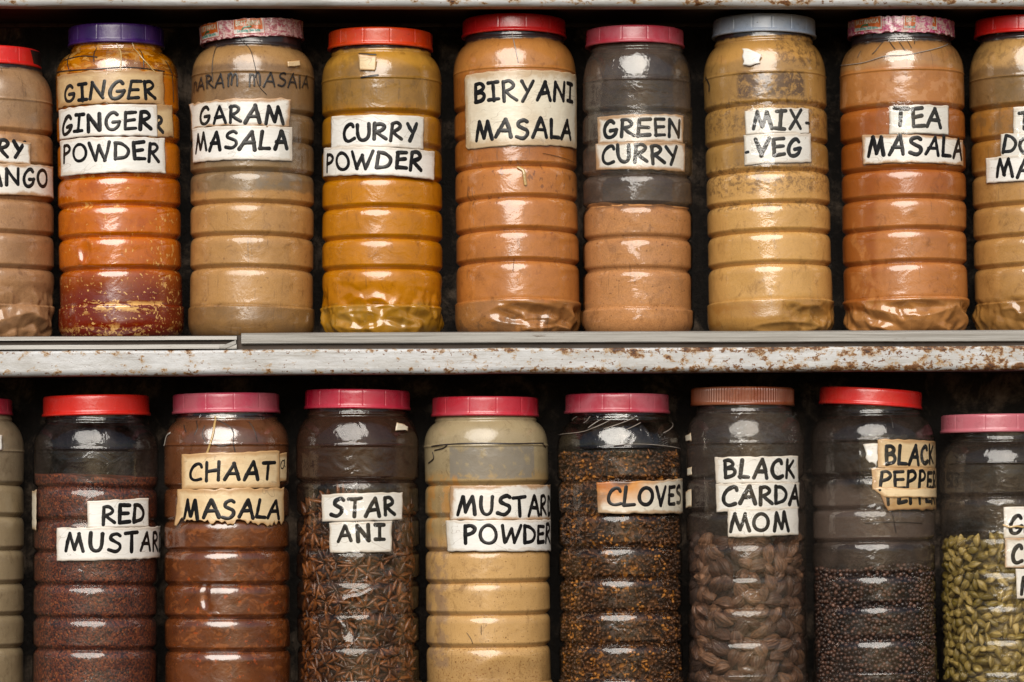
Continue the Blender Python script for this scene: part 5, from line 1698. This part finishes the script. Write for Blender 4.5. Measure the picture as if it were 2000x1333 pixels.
def anise_arrays(r):
    Vs = []; Fs = []; n = 0
    k = 8
    for i in range(k):
        if r.random() < 0.12: continue
        L = r.uniform(20, 34); w = r.uniform(7, 12)
        t = np.linspace(0, 1, 9)
        prof = np.sin(np.pi * np.clip(t * 0.93 + 0.05, 0, 1)) ** 0.8
        secs = [(-1, 1.0), (-0.55, -0.35), (0, -0.9), (0.55, -0.35), (1, 1.0), (0.45, 0.45), (0, 0.0), (-0.45, 0.45)]
        V = []
        lift = r.uniform(-0.15, 0.3)
        for q, p in zip(t, prof):
            for a, b in secs:
                V.append((3 + q * L, a * w / 2 * p, b * w * 0.42 * p + lift * L * q * q))
        V = np.array(V)
        an = 2 * math.pi * i / k + r.uniform(-0.12, 0.12)
        c, s = math.cos(an), math.sin(an)
        V = V @ np.array([[c, s, 0], [-s, c, 0], [0, 0, 1]])
        Vs.append(V); Fs.append(grid_faces(9, 8, wrap=True) + n); n += len(V)
    V = np.vstack(Vs)
    V = V[:, [0, 2, 1]]        # star plane = XZ, so that it lies against the wall
    return V, np.vstack(Fs)


am = []
for i in range(6):
    V, F = anise_arrays(R_)
    am.append(mesh_from('star_anise', V, F, ANI))
j = JSA
zta = j.H(985)
fill_pods(j, am, ANI, lambda th: zta + 12 * math.sin(th * 2 + 2), 20, zta + 12, 27, 17, 'star_anise', 'brown star anise pod inside the clear jar with the crimson lid', 'star anise', 'star anise pods in the clear jar',
          'star_anise_heap', 'mass of broken star anise deeper in the jar with crimson lid', 30, ANI, 404, layers=((0.0, 1.0), (9.0, 0.95)), tiltv=0.2, rollv=0.22)

# cloves: a mass nobody could count
CLV = NT('clove')
_ob = CLV.vscale(CLV.obj(), (1 / 0.06,) * 3)
_v = CLV.voro(_ob, 9.0, 'F1', 1)
_s = CLV.sep(_v)
_c = CLV.mix(CLV.step(_s[0], 0.45, 0.7), (0.052, 0.021, 0.007, 1), (0.16, 0.06, 0.014, 1))
_c = CLV.mix(CLV.step(_s[1], 0.89, 0.94), _c, (0.48, 0.19, 0.025, 1))
CLOVE = CLV.finish(CLV.principled(_c, 0.5))
B = Bunch()
j = JCL
ztc = j.H(884)


def clove_arrays(r):
    n, m = 9, 7
    prof = [(0, 0.3), (1.5, 1.5), (11, 1.9), (14, 2.6), (15, 4.3), (16.5, 2.6), (18.5, 3.4), (20.5, 2.8), (21.8, 0.3)]
    a = np.linspace(0, 2 * math.pi, m, endpoint=False)
    V = np.array([[(x - 12, q * math.cos(t) * (1 + 0.25 * math.cos(4 * t) * (i == 4)), q * math.sin(t)) for t in a] for i, (x, q) in enumerate(prof)]).reshape(-1, 3)
    return V * np.array([0.75, 1, 1]) * r.uniform(0.75, 1.05), grid_faces(n, m, wrap=True)


cl = [clove_arrays(R_) for _ in range(5)]
for li, (dep, sp_) in enumerate(((0, 8.5), (7, 9.5))):
    for th, z in scatter(j, 15, ztc, sp_, -1.9, 1.9, 500 + li, 14000):
        V, F = cl[R_.randrange(5)]
        q, p = place_frame(j, th, np.interp(z, j.pz, j.pr) - 8 - dep - R_.uniform(0, 3), z, R_.uniform(0, 6.283), R_.uniform(-1.5, 0.2), 0)
        B.add(V @ np.array(q).T + np.array(p) - np.array(j.M)[:3, 3], F)
zs = np.arange(4, ztc - 8, 6.0); th = np.linspace(-math.pi, math.pi, 80, endpoint=False)
T, Z = np.meshgrid(th, zs)
Rr = np.minimum(np.interp(Z, j.pz, j.pr), j.R) - 17 + 2 * vnoise(T * 15, Z / 8, seed=9)
V = np.stack([Rr * np.sin(T), -Rr * np.cos(T), Z], -1)
c = V[-1].copy(); c[:, :2] *= 0.02
V = np.vstack([V.reshape(-1, 3), c]) @ np.array(j.M)[:3, :3].T
B.add(V, grid_faces(len(zs) + 1, len(th), wrap=True))
o = link('cloves', mesh_from('cloves', np.vstack(B.V), np.vstack(B.F), CLOVE))
o.location = Vector(np.array(j.M)[:3, 3]) * S
tag(o, 'orange brown cloves packed inside the jar with the scorched label', 'cloves', kind='stuff')
